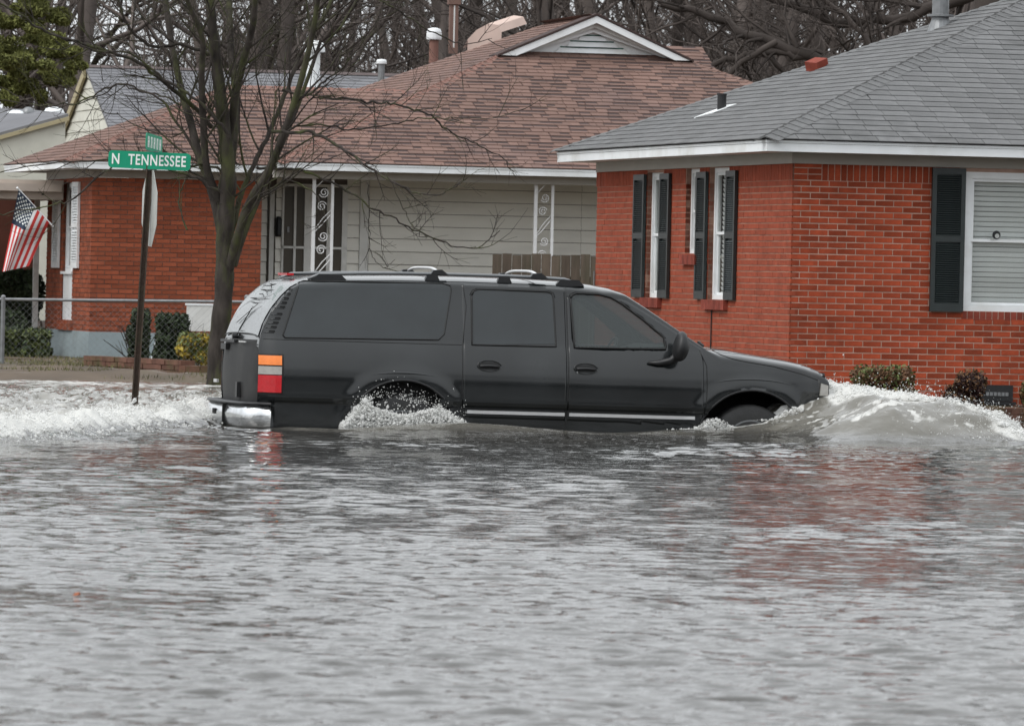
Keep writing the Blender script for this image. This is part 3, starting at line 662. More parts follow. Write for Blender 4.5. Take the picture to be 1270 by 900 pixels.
# lower cream building on the far left
OD = at(62, 178, 112.); OD[2] = 0
HD = thing('low_outbuilding', 'low cream outbuilding with grey roof and white turbine vents, leftmost', 'building', tuple(OD), TH)
e1 = at(82, 148, 112.)-OD; e2 = at(-40, 182, 112.)-OD
g = MB(); a0_, a1_ = e2@u_, e1@u_
g.slab([(a0_, 0, .5), (a1_, 0, .5), (a1_, 0, e1[2]), (a0_, 0, e2[2])], (0, 1, 0), .12); gw_ = g.build('cream_wall', M['cream'], HD)
g = MB(); g.slab([(a0_, -.1, e2[2]-.02), (a1_+.05, -.1, e1[2]-.02), (a1_+.05, -.1, e1[2]+.05), (a0_, -.1, e2[2]+.05)], (0, 1, 0), .1); g.build('trim_board', M['cream_trim'], HD)
g = MB(); g.slab([(a0_, .0, e2[2]+.04), (a1_+.05, .0, e1[2]+.04), (a1_+.1, 5, e1[2]+.22), (a0_, 5, e1[2]+.22)], (0, 0, 1), .06); rD = g.build('roof', M['grey_roof'], HD)
for (px, py) in ((20, 150), (35, 146), (67, 146)):
    q = at(px, py, 115.5)-OD; s = MB(); r_ = .19 if px != 35 else .11
    s.lathe([(r_*.7, -.3), (r_*.7, .0), (r_, .03), (r_*1.02, .09), (r_*.8, .16), (r_*.3, .19)], 14, (q@u_, q@v_, q[2])); s.build('turbine_vent', M['white'] if px != 35 else M['galv'], HD, smooth=True)
# ============================================================ GROUND
CTH = R(13.0); CPIT = .011
cu, cv_ = frame_uv(CTH)
CO = at(498, 532, 58.9); CO[2] = 0; CO = CO+cv_*1.0          # rear axle centre of the vehicle, at water level
ROAD = -.45
def carxy(X, Y): return (X-CO[0])*cu[0]+(Y-CO[1])*cu[1], (X-CO[0])*cv_[0]+(Y-CO[1])*cv_[1]
def shoreY(X): return 78.6-10.5*smooth01((X+1.5)/4.2)
def ground_h(X, Y):
    X = np.asarray(X, float); Y = np.asarray(Y, float); d = Y-shoreY(X)
    n = (fbm2(X, Y, .9, 3)-.5)*.05+(fbm2(X, Y, 4., 5)-.5)*.02
    h = np.where(d < 0, ROAD*smooth01(-d/7.), .11*smooth01(d/4.))
    h = h+n*smooth01((d+3)/3)+.9*smooth01((Y-115)/60)
    return h
gx = np.concatenate([[-600, -250, -120, -60, -30, -20], np.arange(-14, 14, .16), [20, 30, 60, 120, 250, 600]])
gy = np.concatenate([[-300, -100, -30, 10, 30, 45], np.arange(55, 97, .2), np.arange(97, 190, 4), [220, 300, 500, 1200]])
GX, GY = np.meshgrid(gx, gy); GZ = ground_h(GX, GY); nx, ny = len(gx), len(gy)
def gridfaces(nx, ny):
    i = np.arange(ny-1)[:, None]*nx+np.arange(nx-1)[None]; i = i.ravel(); return np.stack([i, i+1, i+nx+1, i+nx], 1)
M['ground'] = mat('wet_winter_lawn', (.085, .062, .042), .85, .4, 1.2, .9, 14, spec=.3, dirt=(.06, .068, .025), dirt_amt=.7, stretch=(1, .35, 1))
g_ = M['ground'].node_tree; b_ = g_.nodes['Principled BSDF']     # puddled mud patches
n1 = g_.nodes.new('ShaderNodeTexNoise'); n1.inputs['Scale'].default_value = .8; r1 = g_.nodes.new('ShaderNodeMapRange'); r1.inputs['From Min'].default_value = .57; r1.inputs['From Max'].default_value = .63
r1.inputs['To Min'].default_value = .9; r1.inputs['To Max'].default_value = .12; tc1 = g_.nodes.new('ShaderNodeTexCoord')
g_.links.new(tc1.outputs['Object'], n1.inputs['Vector']); g_.links.new(n1.outputs['Fac'], r1.inputs['Value']); g_.links.new(r1.outputs[0], b_.inputs['Roughness'])
struct(nmesh('ground', np.stack([GX.ravel(), GY.ravel(), GZ.ravel()], 1), gridfaces(nx, ny), M['ground'], smooth=True))
# ============================================================ WATER
rng = np.random.default_rng(5)
NW = 110
lam = np.exp(rng.uniform(math.log(.085), math.log(1.5), NW)); ang = rng.normal(0, .55, NW)+R(80); ph = rng.uniform(0, 6.283, NW)
slope = .0165*np.exp(-((np.log(lam/.19))/1.0)**2)
amp = slope*lam/6.283; kx, ky = 6.283/lam*np.cos(ang), 6.283/lam*np.sin(ang)
BG = np.array([(2.0, 0), (2.6, .03), (3.05, .09), (3.4, .17), (3.75, .34), (4.05, .44), (4.3, .47), (4.6, .41), (4.9, .37), (5.27, .285), (5.56, .15), (5.9, .0)])
def bow_parts(c, d):
    g = np.interp(c, BG[:, 0], BG[:, 1])
    de = -.25-.7*smooth01((c-4.0)/.4); f = np.where(d > de, 1, smooth01((d+2.9)/(de+2.9))); f = f*np.where(d < .9, 1, smooth01((3.0-d)/2.1))
    h = g*f
    h = h+.13*np.exp(-((d+1.95-.25*(c-4.6))/.42)**2)*smooth01((c-3.4)/.9)*smooth01((6.0-c)/.9)
    lead = smooth01((c-5.0)/.45)*smooth01((6.05-c)/.3)*smooth01((d+3.)/.9)*smooth01((3-d)/1.5)
    upper = smooth01((c-3.85)/.35)*smooth01((d+1.5+.55*(c-4.2))/.35)*smooth01((6.0-c)/.3)*smooth01((3-d)/1.)
    return h, np.clip(np.maximum(lead, upper), 0, 1)
def wakeX(Y): return -2.74-.167*(59.4-np.minimum(Y, 59.4))+.10*(Y > 59.4)*(Y-59.4)
def water(X, Y, dY):
    c, d = carxy(X, Y)
    z = np.zeros_like(X)
    mod = .55+1.25*smooth01((fbm2(X, Y*.45, .5, 21, 4)-.25)/.5)
    for k in range(NW):
        fade = 1/(1+(2.6*dY/lam[k])**4) if True else 1
        z = z+amp[k]*fade*np.sin(kx[k]*X+ky[k]*Y+ph[k])
    z = z*mod*(1+.35*smooth01((Y-34)/18))
    # long low swells spreading from the vehicle towards the camera
    rr = np.hypot(c-4.6, (d+1.)); z = z+.010*np.sin(rr*1.7+.6*fbm2(X, Y, .4, 9)*6)*np.exp(-rr/16)*smooth01((rr-2)/2)
    # bow wave
    bh, bf = bow_parts(c, d); fr = (fbm2(X, Y, 3.5, 31, 4, .6)-.5)
    z = z*(1-.35*smooth01(bh/.2))+bh+bf*fr*.22+smooth01(bh/.15)*(1-bf)*((fbm2(X, Y, 1.6, 33, 3)-.5)*.03+(fbm2(c*1.3+d*1.2, d*5-c*1.2, 1.3, 35, 4)-.5)*.13)
    # swell along the body side
    side = np.exp(-((d+1.38)/.36)**2)*smooth01((c+1.5)/.5)*smooth01((3.1-c)/.8); z = z+side*(.05+.035*np.sin(c*2.3+.4))
    z = z-.05*np.exp(-((d+1.0)/.25)**2)*np.exp(-((c-.95)/.45)**2)
    # churned wake behind
    q = wakeX(Y)-X
    inside = smooth01(q/.5)*smooth01((Y-40)/8)
    arm = np.exp(-((q-.30)/.26)**2)*smooth01((Y-30)/12)*smooth01((c+12)/3)
    t1 = fbm2(X, Y*.8, 1.5, 41, 4, .55); t2 = fbm2(X, Y, 4.5, 43, 4, .6)
    ridg = 1-np.abs(2*t1-1)*2.2
    tb = inside*((np.maximum(ridg, -.6))*.085+(t2-.5)*.10)
    tb = tb*(1-.65*smooth01((Y-69)/8))
    z = z*(1-.7*inside)+tb+arm*(.10+.10*(fbm2(X, Y, 1.1, 45, 3)-.4)+(t2-.5)*.12)
    sh = np.exp(-((Y-(shoreY(X)-1.0))/1.6)**2)*inside*(X < 0); z = z+sh*.012
    foam = np.maximum.reduce([bf, arm*1.05, inside*(-.05+.52*smooth01((ridg-.1)/.7)+.22*sh+.22*np.exp(-q/.9)), .8*np.exp(-((d+1.02)/.10)**2)*smooth01((3.6-c)/.3)*smooth01((c-2.6)/.2)])
    foam = np.maximum(foam, .85*np.exp(-((c-.1)/.5)**2-((d+1.05)/.16)**2)); foam = np.maximum(foam, smooth01(bh/.14)*(1-bf)*(.12+.62*smooth01((fbm2(c*1.1+d, d*6-c*1.5, 1.9, 37, 6, .65)-.42)/.24)+.35*(t2-.5)))
    # scraps of foam on the open water near the bow
    foam = np.maximum(foam, .42*smooth01((X-3.0)/2)*np.exp(-((Y-55.5)/2.2)**2)*smooth01((t2-.52)/.08))
    turb = np.clip(inside+.62*smooth01(bh/.12)+side*.6, 0, 1)
    return z, np.clip(foam, 0, 1), turb
def pxY(y): return 8000*1.41/(y-345.)
yy = np.concatenate([[-80, -30, 0, 8, 13], pxY(np.arange(925, 560, -.5)), np.arange(pxY(560)+.07, 64.5, .065), np.arange(64.6, 82, .14), [84, 88, 94]])
yy = np.unique(yy)
tt = np.concatenate([[-14, -5, -2, -1, -.5, -.3, -.2, -.15, -.12, -.1], np.linspace(-.088, .088, 660), [.1, .12, .15, .2, .3, .5, 1, 2, 5, 14]])
T_, YY = np.meshgrid(tt, yy); XX = T_*np.maximum(YY, 10.); dY = np.gradient(yy)[:, None]*np.ones_like(XX)
WZ, WF, WT = water(XX, YY, dY)
WZ = np.where((np.abs(T_) > .16) | (YY < 13), WZ*.3, WZ)
M['water'] = m = bpy.data.materials.new('flood_water'); m.use_nodes = True; n = m.node_tree.nodes; L = m.node_tree.links
b = n['Principled BSDF']; b.inputs['Base Color'].default_value = (.1, .1, .08, 1); b.inputs['Roughness'].default_value = .025; b.inputs['IOR'].default_value = 1.33
tcx = n.new('ShaderNodeTexCoord'); mp = n.new('ShaderNodeMapping'); mp.inputs['Scale'].default_value = (1, .8, 1); L.new(tcx.outputs['Object'], mp.inputs[0])
na = n.new('ShaderNodeTexNoise'); na.inputs['Scale'].default_value = 7; na.inputs['Detail'].default_value = 4; na.inputs['Distortion'].default_value = .6; L.new(mp.outputs[0], na.inputs['Vector'])
nb = n.new('ShaderNodeTexNoise'); nb.inputs['Scale'].default_value = 17; nb.inputs['Detail'].default_value = 3; L.new(mp.outputs[0], nb.inputs['Vector'])
bu = n.new('ShaderNodeBump'); bu.inputs['Strength'].default_value = 1; bu.inputs['Distance'].default_value = .0105; L.new(na.outputs['Fac'], bu.inputs['Height'])
bu2 = n.new('ShaderNodeBump'); bu2.inputs['Strength'].default_value = 1; bu2.inputs['Distance'].default_value = .0025; L.new(nb.outputs['Fac'], bu2.inputs['Height']); L.new(bu.outputs[0], bu2.inputs['Normal'])
L.new(bu2.outputs[0], b.inputs['Normal'])
at_t = n.new('ShaderNodeAttribute'); at_t.attribute_name = 'turb'
cm = n.new('ShaderNodeMix'); cm.data_type = 'RGBA'; cm.inputs['A'].default_value = (.042, .039, .034, 1); cm.inputs['B'].default_value = (.19, .18, .155, 1); L.new(at_t.outputs['Fac'], cm.inputs['Factor']); L.new(cm.outputs['Result'], b.inputs['Base Color'])
at_f = n.new('ShaderNodeAttribute'); at_f.attribute_name = 'foam'
nf = n.new('ShaderNodeTexNoise'); nf.inputs['Scale'].default_value = 4.2; nf.inputs['Detail'].default_value = 9; nf.inputs['Roughness'].default_value = .66; nf.inputs['Distortion'].default_value = .5; L.new(tcx.outputs['Object'], nf.inputs['Vector'])
sm = n.new('ShaderNodeMath'); sm.operation = 'ADD'; L.new(at_f.outputs['Fac'], sm.inputs[0]); L.new(nf.outputs['Fac'], sm.inputs[1])
mr = n.new('ShaderNodeMapRange'); mr.interpolation_type = 'SMOOTHSTEP'; mr.inputs['From Min'].default_value = .95; mr.inputs['From Max'].default_value = 1.32; L.new(sm.outputs[0], mr.inputs['Value'])
fb = n.new('ShaderNodeBsdfPrincipled'); fb.inputs['Base Color'].default_value = (.50, .495, .47, 1); fb.inputs['Roughness'].default_value = .55
bf_ = n.new('ShaderNodeBump'); bf_.inputs['Distance'].default_value = .03; bf_.inputs['Strength'].default_value = .9; L.new(nf.outputs['Fac'], bf_.inputs['Height']); L.new(bf_.outputs[0], fb.inputs['Normal'])
ms = n.new('ShaderNodeMixShader'); L.new(mr.outputs[0], ms.inputs[0]); L.new(b.outputs[0], ms.inputs[1]); L.new(fb.outputs[0], ms.inputs[2]); L.new(ms.outputs[0], n['Material Output'].inputs[0])
wat = struct(nmesh('flood_water', np.stack([XX.ravel(), YY.ravel(), WZ.ravel()], 1), gridfaces(len(tt), len(yy)), m, smooth=True))
for nm, A in (('foam', WF), ('turb', WT)):
    a = wat.data.attributes.new(nm, 'FLOAT', 'POINT'); a.data.foreach_set('value', A.ravel().astype(np.float32))
M['foam'] = mat('dense_foam', (.74, .74, .72), .5, .06, 12)
M['foam_soft'] = mat('white_foam', (.76, .76, .74), .5, .06, 12)
_m = M['foam_soft']; _n = _m.node_tree.nodes; _t = _n.new('ShaderNodeBsdfTransparent'); _x = _n.new('ShaderNodeMixShader'); _x.inputs[0].default_value = .5     # thin spray lets some light through
_m.node_tree.links.new(_t.outputs[0], _x.inputs[1]); _m.node_tree.links.new(_n['Principled BSDF'].outputs[0], _x.inputs[2]); _m.node_tree.links.new(_x.outputs[0], _n['Material Output'].inputs[0])
OCT = np.array([(1, 0, 0), (-1, 0, 0), (0, 1, 0), (0, -1, 0), (0, 0, 1), (0, 0, -1)], float)
OCF = np.array([(0, 2, 4), (2, 1, 4), (1, 3, 4), (3, 0, 4), (2, 0, 5), (1, 2, 5), (3, 1, 5), (0, 3, 5)])
_bm = bmesh.new(); bmesh.ops.create_icosphere(_bm, subdivisions=1, radius=1); _bm.verts.ensure_lookup_table()
ICV = np.array([v.co[:] for v in _bm.verts]); ICF = np.array([[v.index for v in f.verts] for f in _bm.faces]); _bm.free()
def blobs(name, P, r, parent=None, m=None, lump=False, flat=1., **kw):
    BV, BF = (ICV, ICF) if lump else (OCT, OCF); P = np.asarray(P); k = len(P); n = len(BV); m = m or M['foam_soft']
    V = BV[None]*np.asarray(r)[:, None, None]*rng.uniform(.65, 1.35, (k, n, 1)); V[:, :, 2] *= flat
    V = V+P[:, None, :]; F = BF[None]+np.arange(k)[:, None, None]*n
    return nmesh(name, V.reshape(-1, 3), F.reshape(-1, 3), m or M['foam'], parent, smooth=lump, **kw)
def surfz(X, Y): return water(X, Y, np.full_like(X, .1))
# froth and spray thrown by the bow wave
N = 60000; c = rng.uniform(3.9, 6.1, N); d = rng.uniform(-2.9, 2.2, N); Xb = CO[0]+cu[0]*c+cv_[0]*d; Yb = CO[1]+cu[1]*c+cv_[1]*d
zb, fb_, _ = surfz(Xb, Yb); bh, bf = bow_parts(c, d); keep = (bf*fbm2(Xb, Yb, 3.2, 51, 3) > .36) & ((c > 4.9) | (rng.random(N) < .35))
P = np.stack([Xb, Yb, zb], 1)[keep]; P[:, 2] += rng.uniform(-.012, .025, len(P)); r = np.exp(rng.normal(math.log(.0070), .5, len(P)))
o = blobs('bow_wave_foam', P, r, lump=True, flat=.7, kind='stuff')
N = 5200; c = np.clip(rng.normal(5.45, .45, N), 4.1, 6.25); d = rng.uniform(-2.6, 2., N); Xb = CO[0]+cu[0]*c+cv_[0]*d; Yb = CO[1]+cu[1]*c+cv_[1]*d
zb, _, _ = surfz(Xb, Yb); P = np.stack([Xb, Yb, zb+rng.exponential(.04, N)], 1)
blobs('bow_spray', P, np.exp(rng.normal(math.log(.0038), .45, N)), kind='stuff')
# crest of the wake
N = 8000; Yb = rng.uniform(49, 61.5, N); Xb = wakeX(Yb)-rng.normal(.30, .22, N); zb, _, _ = surfz(Xb, Yb)
keep = fbm2(Xb, Yb, 1.6, 53, 3) > .42; P = np.stack([Xb, Yb, zb], 1)[keep]; P[:, 2] += rng.uniform(-.01, .02, len(P))+rng.exponential(.018, len(P))
blobs('wake_foam', P, np.exp(rng.normal(math.log(.0055), .5, len(P))), lump=True, flat=.75, kind='stuff')
N = 600; Yb = rng.uniform(50, 67, N); Xb = np.where(Yb < 62, wakeX(Yb)-rng.normal(.35, .3, N), rng.uniform(-6.5, -2.8, N)); zb, _, _ = surfz(Xb, Yb)
blobs('wake_spray', np.stack([Xb, Yb, zb+rng.exponential(.035, N)], 1), np.exp(rng.normal(math.log(.009), .5, N)), kind='stuff')
# rear wheel splash: a ragged sheet of white water in the arch
def cw(c, d, z): return CO+cu*c+cv_*d+np.array([0, 0, z])
env = np.array([(-.60, .02), (-.50, .13), (-.38, .25), (-.2, .31), (.0, .28), (.2, .25), (.35, .20), (.5, .11), (.66, .02)])
def splash_sheet(name, env, d0, thick, seed, zbase=0.):
    nc, nz = 170, 60; V = []
    for q in range(nc):
        c = env[0, 0]+(env[-1, 0]-env[0, 0])*q/(nc-1); hh = np.interp(c, env[:, 0], env[:, 1])*(.55+.85*float(fbm2(np.array([c]), np.array([0.]), 6., seed, 4, .65)[0]))
        for k in range(nz):
            t = k/(nz-1); nn_ = float(fbm2(np.array([c*1.2]), np.array([t*hh*1.6-c*.4]), 9., seed+1, 5, .65)[0])-.5
            V.append(cw(c+nn_*.05*t, d0-thick*(1-t)**1.5-nn_*.16+.10*t, zbase+hh*t-.03*(1-t)))
    return nmesh(name, V, gridfaces(nz, nc), M['foam'], smooth=True, kind='stuff')
splash_sheet('rear_wheel_splash', np.array([(-.60, .03), (-.52, .15), (-.42, .24), (-.3, .29), (-.24, .22), (-.12, .13), (.0, .11), (.15, .12), (.28, .17), (.42, .17), (.55, .08), (.68, .02)]), -.99, .13, 61)
splash_sheet('front_wheel_splash', np.array([(2.72, .02), (2.82, .08), (2.92, .10), (3.05, .05), (3.2, .03), (3.35, .05), (3.5, .13), (3.62, .22), (3.75, .26), (3.88, .30), (3.98, .33)]), -.99, .10, 63, .03)
P = []; r = []
for _ in range(16000):
    c = random.uniform(-.58, .62); h = np.interp(c, env[:, 0], env[:, 1])*(.8+.4*random.random()); z = h*random.random()**.8; d = -1.03+random.uniform(-.08, .16)-.12*(1-z/.33)
    if abs(c) < .30 and z > .14+.25*abs(c) and random.random() < .95: continue
    P.append(cw(c, d, z)); r.append(math.exp(random.gauss(math.log(.0052), .5)))
for _ in range(500):
    c = random.uniform(-.5, .6); P.append(cw(c, -1.03+random.uniform(-.1, .1), np.interp(c, env[:, 0], env[:, 1])+random.expovariate(1/.05))); r.append(random.uniform(.002, .006))
blobs('rear_wheel_spray', P, r, kind='stuff', lump=True)
P = []; r = []
for _ in range(2200):
    c = random.choice([random.gauss(3.72, .13), random.gauss(2.95, .16)]); h0 = .15 if c > 3.3 else .05
    z = h0+random.random()*(.13 if c > 3.3 else .11)*math.exp(-((c-(3.72 if c > 3.3 else 2.95))/.15)**2); P.append(cw(c, -1.02+random.uniform(-.1, .15), z)); r.append(math.exp(random.gauss(math.log(.0055), .5)))
blobs('front_wheel_spray', P, r, kind='stuff', lump=True)
leaf = MB(); q = at(95, 740, 27.7); q[2] = 0
X0 = np.array([q[0]]); q[2] = float(surfz(X0, np.array([q[1]]))[0][0])
leaf.add([(-.018, 0, .004), (.004, -.010, .008), (.018, .0, .008), (.012, .010, .022), (-.008, .012, .018)], [(0, 1, 2, 3, 4), (4, 3, 2, 1, 0)])
lf = leaf.build('floating_leaf', mat('orange_brown_leaf', (.25, .07, .025), .7)); lf.location = tuple(q); tag(lf, 'small orange brown leaf floating alone on the open water', 'leaf')
# ============================================================ VEHICLE
def paint_mat():
    m = bpy.data.materials.new('charcoal_paint'); m.use_nodes = True; n = m.node_tree.nodes; L = m.node_tree.links; b = n['Principled BSDF']
    t = n.new('ShaderNodeTexCoord'); nz = n.new('ShaderNodeTexNoise'); nz.inputs['Scale'].default_value = 1.4; nz.inputs['Detail'].default_value = 7; L.new(t.outputs['Object'], nz.inputs['Vector'])
    cr_ = n.new('ShaderNodeMix'); cr_.data_type = 'RGBA'; cr_.inputs['A'].default_value = (.006, .007, .0075, 1); cr_.inputs['B'].default_value = (.015, .017, .018, 1)
    mr = n.new('ShaderNodeMapRange'); mr.inputs['From Min'].default_value = .4; mr.inputs['From Max'].default_value = .7; L.new(nz.outputs['Fac'], mr.inputs['Value']); L.new(mr.outputs[0], cr_.inputs['Factor']); L.new(cr_.outputs['Result'], b.inputs['Base Color'])
    r = n.new('ShaderNodeMapRange'); r.inputs['To Min'].default_value = .07; r.inputs['To Max'].default_value = .20; L.new(nz.outputs['Fac'], r.inputs['Value']); L.new(r.outputs[0], b.inputs['Roughness'])
    dn = n.new('ShaderNodeTexNoise'); dn.inputs['Scale'].default_value = 190; dn.inputs['Detail'].default_value = 2; L.new(t.outputs['Object'], dn.inputs['Vector'])
    bu = n.new('ShaderNodeBump'); bu.inputs['Strength'].default_value = .5; bu.inputs['Distance'].default_value = .00018; L.new(dn.outputs['Fac'], bu.inputs['Height']); L.new(bu.outputs[0], b.inputs['Normal'])
    b.inputs['Specular IOR Level'].default_value = .42; b.inputs['Coat Weight'].default_value = .3; b.inputs['Coat Roughness'].default_value = .12
    return m
M['paint'] = paint_mat()
M['tint'] = mat('tinted_glass', (.016, .020, .022), .05, .25, 2.5, .04, 160, spec=.5)
M['rail'] = mat('dark_roof_rail', (.16, .165, .17), .35, .1, 9, metal=.4)
M['rear_glass'] = mat('wet_rear_glass', (.05, .055, .055), .16, .5, 3.5, .2, 120, spec=.75, coat=.4)
M['clear_tint'] = glass_mat('side_glass', (.045, .055, .055), .07, .66, (.75, .82, .80, 1))
M['seal'] = mat('rubber_seal', (.006, .006, .006), .55, .1, 9)
M['silver'] = mat('silver_trim', (.60, .60, .60), .3, .06, 9, metal=.5)
M['chrome'] = mat('wet_chrome', (.62, .63, .64), .17, .15, 7, .15, 40, metal=.95)
M['rubber'] = mat('tyre_rubber', (.018, .018, .018), .6, .25, 20, .4, 60)
M['alloy'] = mat('dull_alloy', (.22, .23, .24), .4, .2, 14, metal=.7)
M['orange'] = mat('orange_lens', (.80, .19, .01), .25, .08, 25, .2, 60, spec=.6, coat=.4)
M['redlens'] = mat('red_lens', (.46, .006, .012), .25, .1, 25, .2, 60, spec=.6, coat=.4)
M['clearlens'] = mat('clear_lens', (.31, .295, .27), .25, .12, 25, .2, 60, spec=.6, coat=.5)
M['seat'] = mat('grey_seat_fabric', (.10, .10, .10), .9, .1, 9)
CAR = thing('suv', 'long black SUV driving right through the flood water, tail near the sign', 'suv', (CO[0], CO[1], ROAD), CTH)
CAR.rotation_euler = (0, CPIT, CTH)
TOP = np.array([(-1.335, 1.20), (-1.325, 1.28), (-1.28, 1.42), (-1.21, 1.55), (-1.12, 1.665), (-1.03, 1.75), (-.94, 1.80), (-.80, 1.832), (-.5, 1.852), (0, 1.868), (.6, 1.876), (1.2, 1.874), (1.6, 1.862), (1.85, 1.843), (2.0, 1.818), (2.12, 1.775),
                (2.3, 1.665), (2.5, 1.535), (2.7, 1.40), (2.86, 1.298), (2.95, 1.292), (3.2, 1.272), (3.45, 1.238), (3.65, 1.212), (3.82, 1.182), (3.95, 1.148), (4.03, 1.115), (4.07, 1.07)])
def ztop(x): return np.interp(x, TOP[:, 0], TOP[:, 1])
def drop(x): return np.interp(x, [-1.33, -.95, -.8, 1.9, 2.1, 2.85, 3.0, 4.06], [.05, .06, .11, .11, .05, .03, .13, .10])
SIDE = np.array([(.3, .93), (.45, .962), (.60, .972), (.69, .975), (.715, .998), (.76, 1.003), (.9, 1.006), (1.0, 1.0), (1.08, .988), (1.15, .970), (1.22, .947), (1.26, .930), (1.8, .775), (1.9, .74)])
def yside(z, x):
    y = np.interp(z, SIDE[:, 0], SIDE[:, 1])
    w = 1-.10*smooth01((-1.12-x)/.26)-.13*smooth01((x-3.70)/.36)
    for ax in (0., 3.302):
        dd = np.hypot(x-ax, (z-.40)*1.02); y = y+.016*smooth01((.69-dd)/.12)*(z > .42)
    return y*w
def rc(a, k, e): return np.sign(a)*np.abs(a)**e*1.0
def ysurf(x, z):
    """half width of the body at height z, rounded in towards the top"""
    zt, dp = ztop(x), drop(x); zs = zt-dp; ys = yside(np.minimum(z, zs), x)
    t = np.clip((z-zs)/dp, 0, 1); return np.where(z <= zs, ys, ys*(1-t**2.6)**(1/3.0))
xs = np.concatenate([np.arange(-1.335, -.8, .0178), np.arange(-.8, 4.03, .022), [4.045, 4.07]])
NT, NS = 14, 52
def section(x):
    zt, dp = ztop(x), drop(x); zs = zt-dp; ys = float(yside(zs, x)); P = []
    for k in range(NT):
        a = math.pi/2*(1-k/NT); P.append((ys*math.cos(a)**(2/3.0) if k else 0., zs+dp*max(math.sin(a), 0)**(2/2.6)))
    zz = np.linspace(zs, .36, NS)
    for z in zz: P.append((float(yside(z, x)), z))
    return P
SEC = np.array([section(x) for x in xs])     # (nx, NT+NS, 2)
WIN = {   # window outlines on the side, (x,z)
    'rear_quarter': [(-.955, 1.765), (-.90, 1.783), (.38, 1.800), (.455, 1.785), (.462, 1.74), (.385, 1.34), (.33, 1.285), (-1.10, 1.262), (-1.12, 1.285)],
    'rear_door': [(.655, 1.70), (.675, 1.742), (.72, 1.760), (1.37, 1.758), (1.412, 1.742), (1.425, 1.70), (1.435, 1.255), (.645, 1.250)],
    'front_door': [(1.588, 1.70), (1.605, 1.735), (1.65, 1.752), (1.86, 1.748), (1.97, 1.725), (2.08, 1.665), (2.28, 1.52), (2.46, 1.375), (2.475, 1.30), (2.475, 1.262), (1.612, 1.252)]}
def inpoly(x, z, poly):
    c = False; n = len(poly)
    for i in range(n):
        (x0, z0), (x1, z1) = poly[i], poly[(i+1) % n]
        if (z0 > z) != (z1 > z) and x < (x1-x0)*(z-z0)/(z1-z0)+x0: c = not c
    return c
def archdist(x, z): return min(math.hypot(x, (z-.40)*1.02), math.hypot(x-3.302, (z-.40)*1.02))
AR = .520
groups = {}
npt = NT+NS
for s in (-1, 1):
    for i in range(len(xs)-1):
        for j in range(npt-1):
            x = (xs[i]+xs[i+1])/2; z = (SEC[i, j, 1]+SEC[i+1, j+1, 1])/2; y = (SEC[i, j, 0]+SEC[i+1, j+1, 0])/2
            if j >= NT-1 and archdist(x, z) < AR and z < 1.0: continue
            if j >= NT-4 and inpoly(x, z, WIN['front_door']): continue
            if 2.13 < x < 2.83 and j < NT-3 and y < .86*ysurf(x, z-.0)+.5 and j < NT-4: continue    # windscreen opening
            key = 'body'
            zs = float(ztop(x)-drop(x))
            if z < 1.80 and j >= NT-3:
                if .563 < x < 1.535 and .575 < z < min(1.795, zs+.05): key = ('rear_door', s)
                elif 1.555 < x < 2.83 and .575 < z < zs-.02 and not (x > 2.05 and z > 1.80-(x-2.0)*.63+.02): key = ('front_door', s)
            if j < NT-1 and 2.93 < x < 4.0 and y < .84: key = 'hood'
            groups.setdefault(key, []).append((s, i, j))
def emit(lst, off=0.):
    idx = {}; V = []; F = []
    def vi(s, i, j):
        if j == 0: s = 1
        k = (s, i, j)
        if k not in idx:
            x = xs[i]; y, z = SEC[i, j]
            # snap to the wheel arch circle
            if j >= NT:
                for ax in (0., 3.302):
                    dd = math.hypot(x-ax, (z-.40)*1.02)
                    if abs(dd-AR) < .017 and dd > 0: x = ax+(x-ax)*AR/dd; z = .40+(z-.40)*AR/dd
            idx[k] = len(V); V.append((x, s*y, z))
        return idx[k]
    for (s, i, j) in lst:
        f = [vi(s, i, j), vi(s, i+1, j), vi(s, i+1, j+1), vi(s, i, j+1)]
        F.append(tuple(f if s > 0 else f[::-1]))
    mb = MB(); mb.v = V; mb.f = F; mb.m = [0]*len(F); return mb
PARTS = {}
for key, lst in groups.items():
    nm = key if isinstance(key, str) else 'door'
    o = emit(lst).build(nm, M['paint'], CAR, smooth=True); PARTS[key] = o
    if nm != 'body':
        so_ = o.modifiers.new('thick', 'SOLIDIFY'); so_.thickness = .012; so_.offset = -1
body = PARTS['body']
def sp(x, z, off=0., s=-1):
    y = float(ysurf(x, z)); e = .004
    nzv = -(float(ysurf(x, z+e))-y)/e; nxv = -(float(ysurf(x+e, z))-y)/e; n = np.array([nxv, 1, nzv]); n /= np.linalg.norm(n)
    return np.array([x+n[0]*off, s*(y+n[1]*off), z+n[2]*off])
def sidetube(pts, r, m, parent, nm, s=-1, off=.002, closed=False, n=5, step=.04):
    P = []; pp = list(pts)+([pts[0]] if closed else [])
    for a, b in zip(pp[:-1], pp[1:]):
        k = max(1, int(math.hypot(b[0]-a[0], b[1]-a[1])/step))
        for q in range(k): P.append(sp(a[0]+(b[0]-a[0])*q/k, a[1]+(b[1]-a[1])*q/k, off, s))
    P.append(sp(*pp[-1], off, s)); mb = MB(); mb.tube(P, r, n); return mb.build(nm, m, parent, smooth=True)
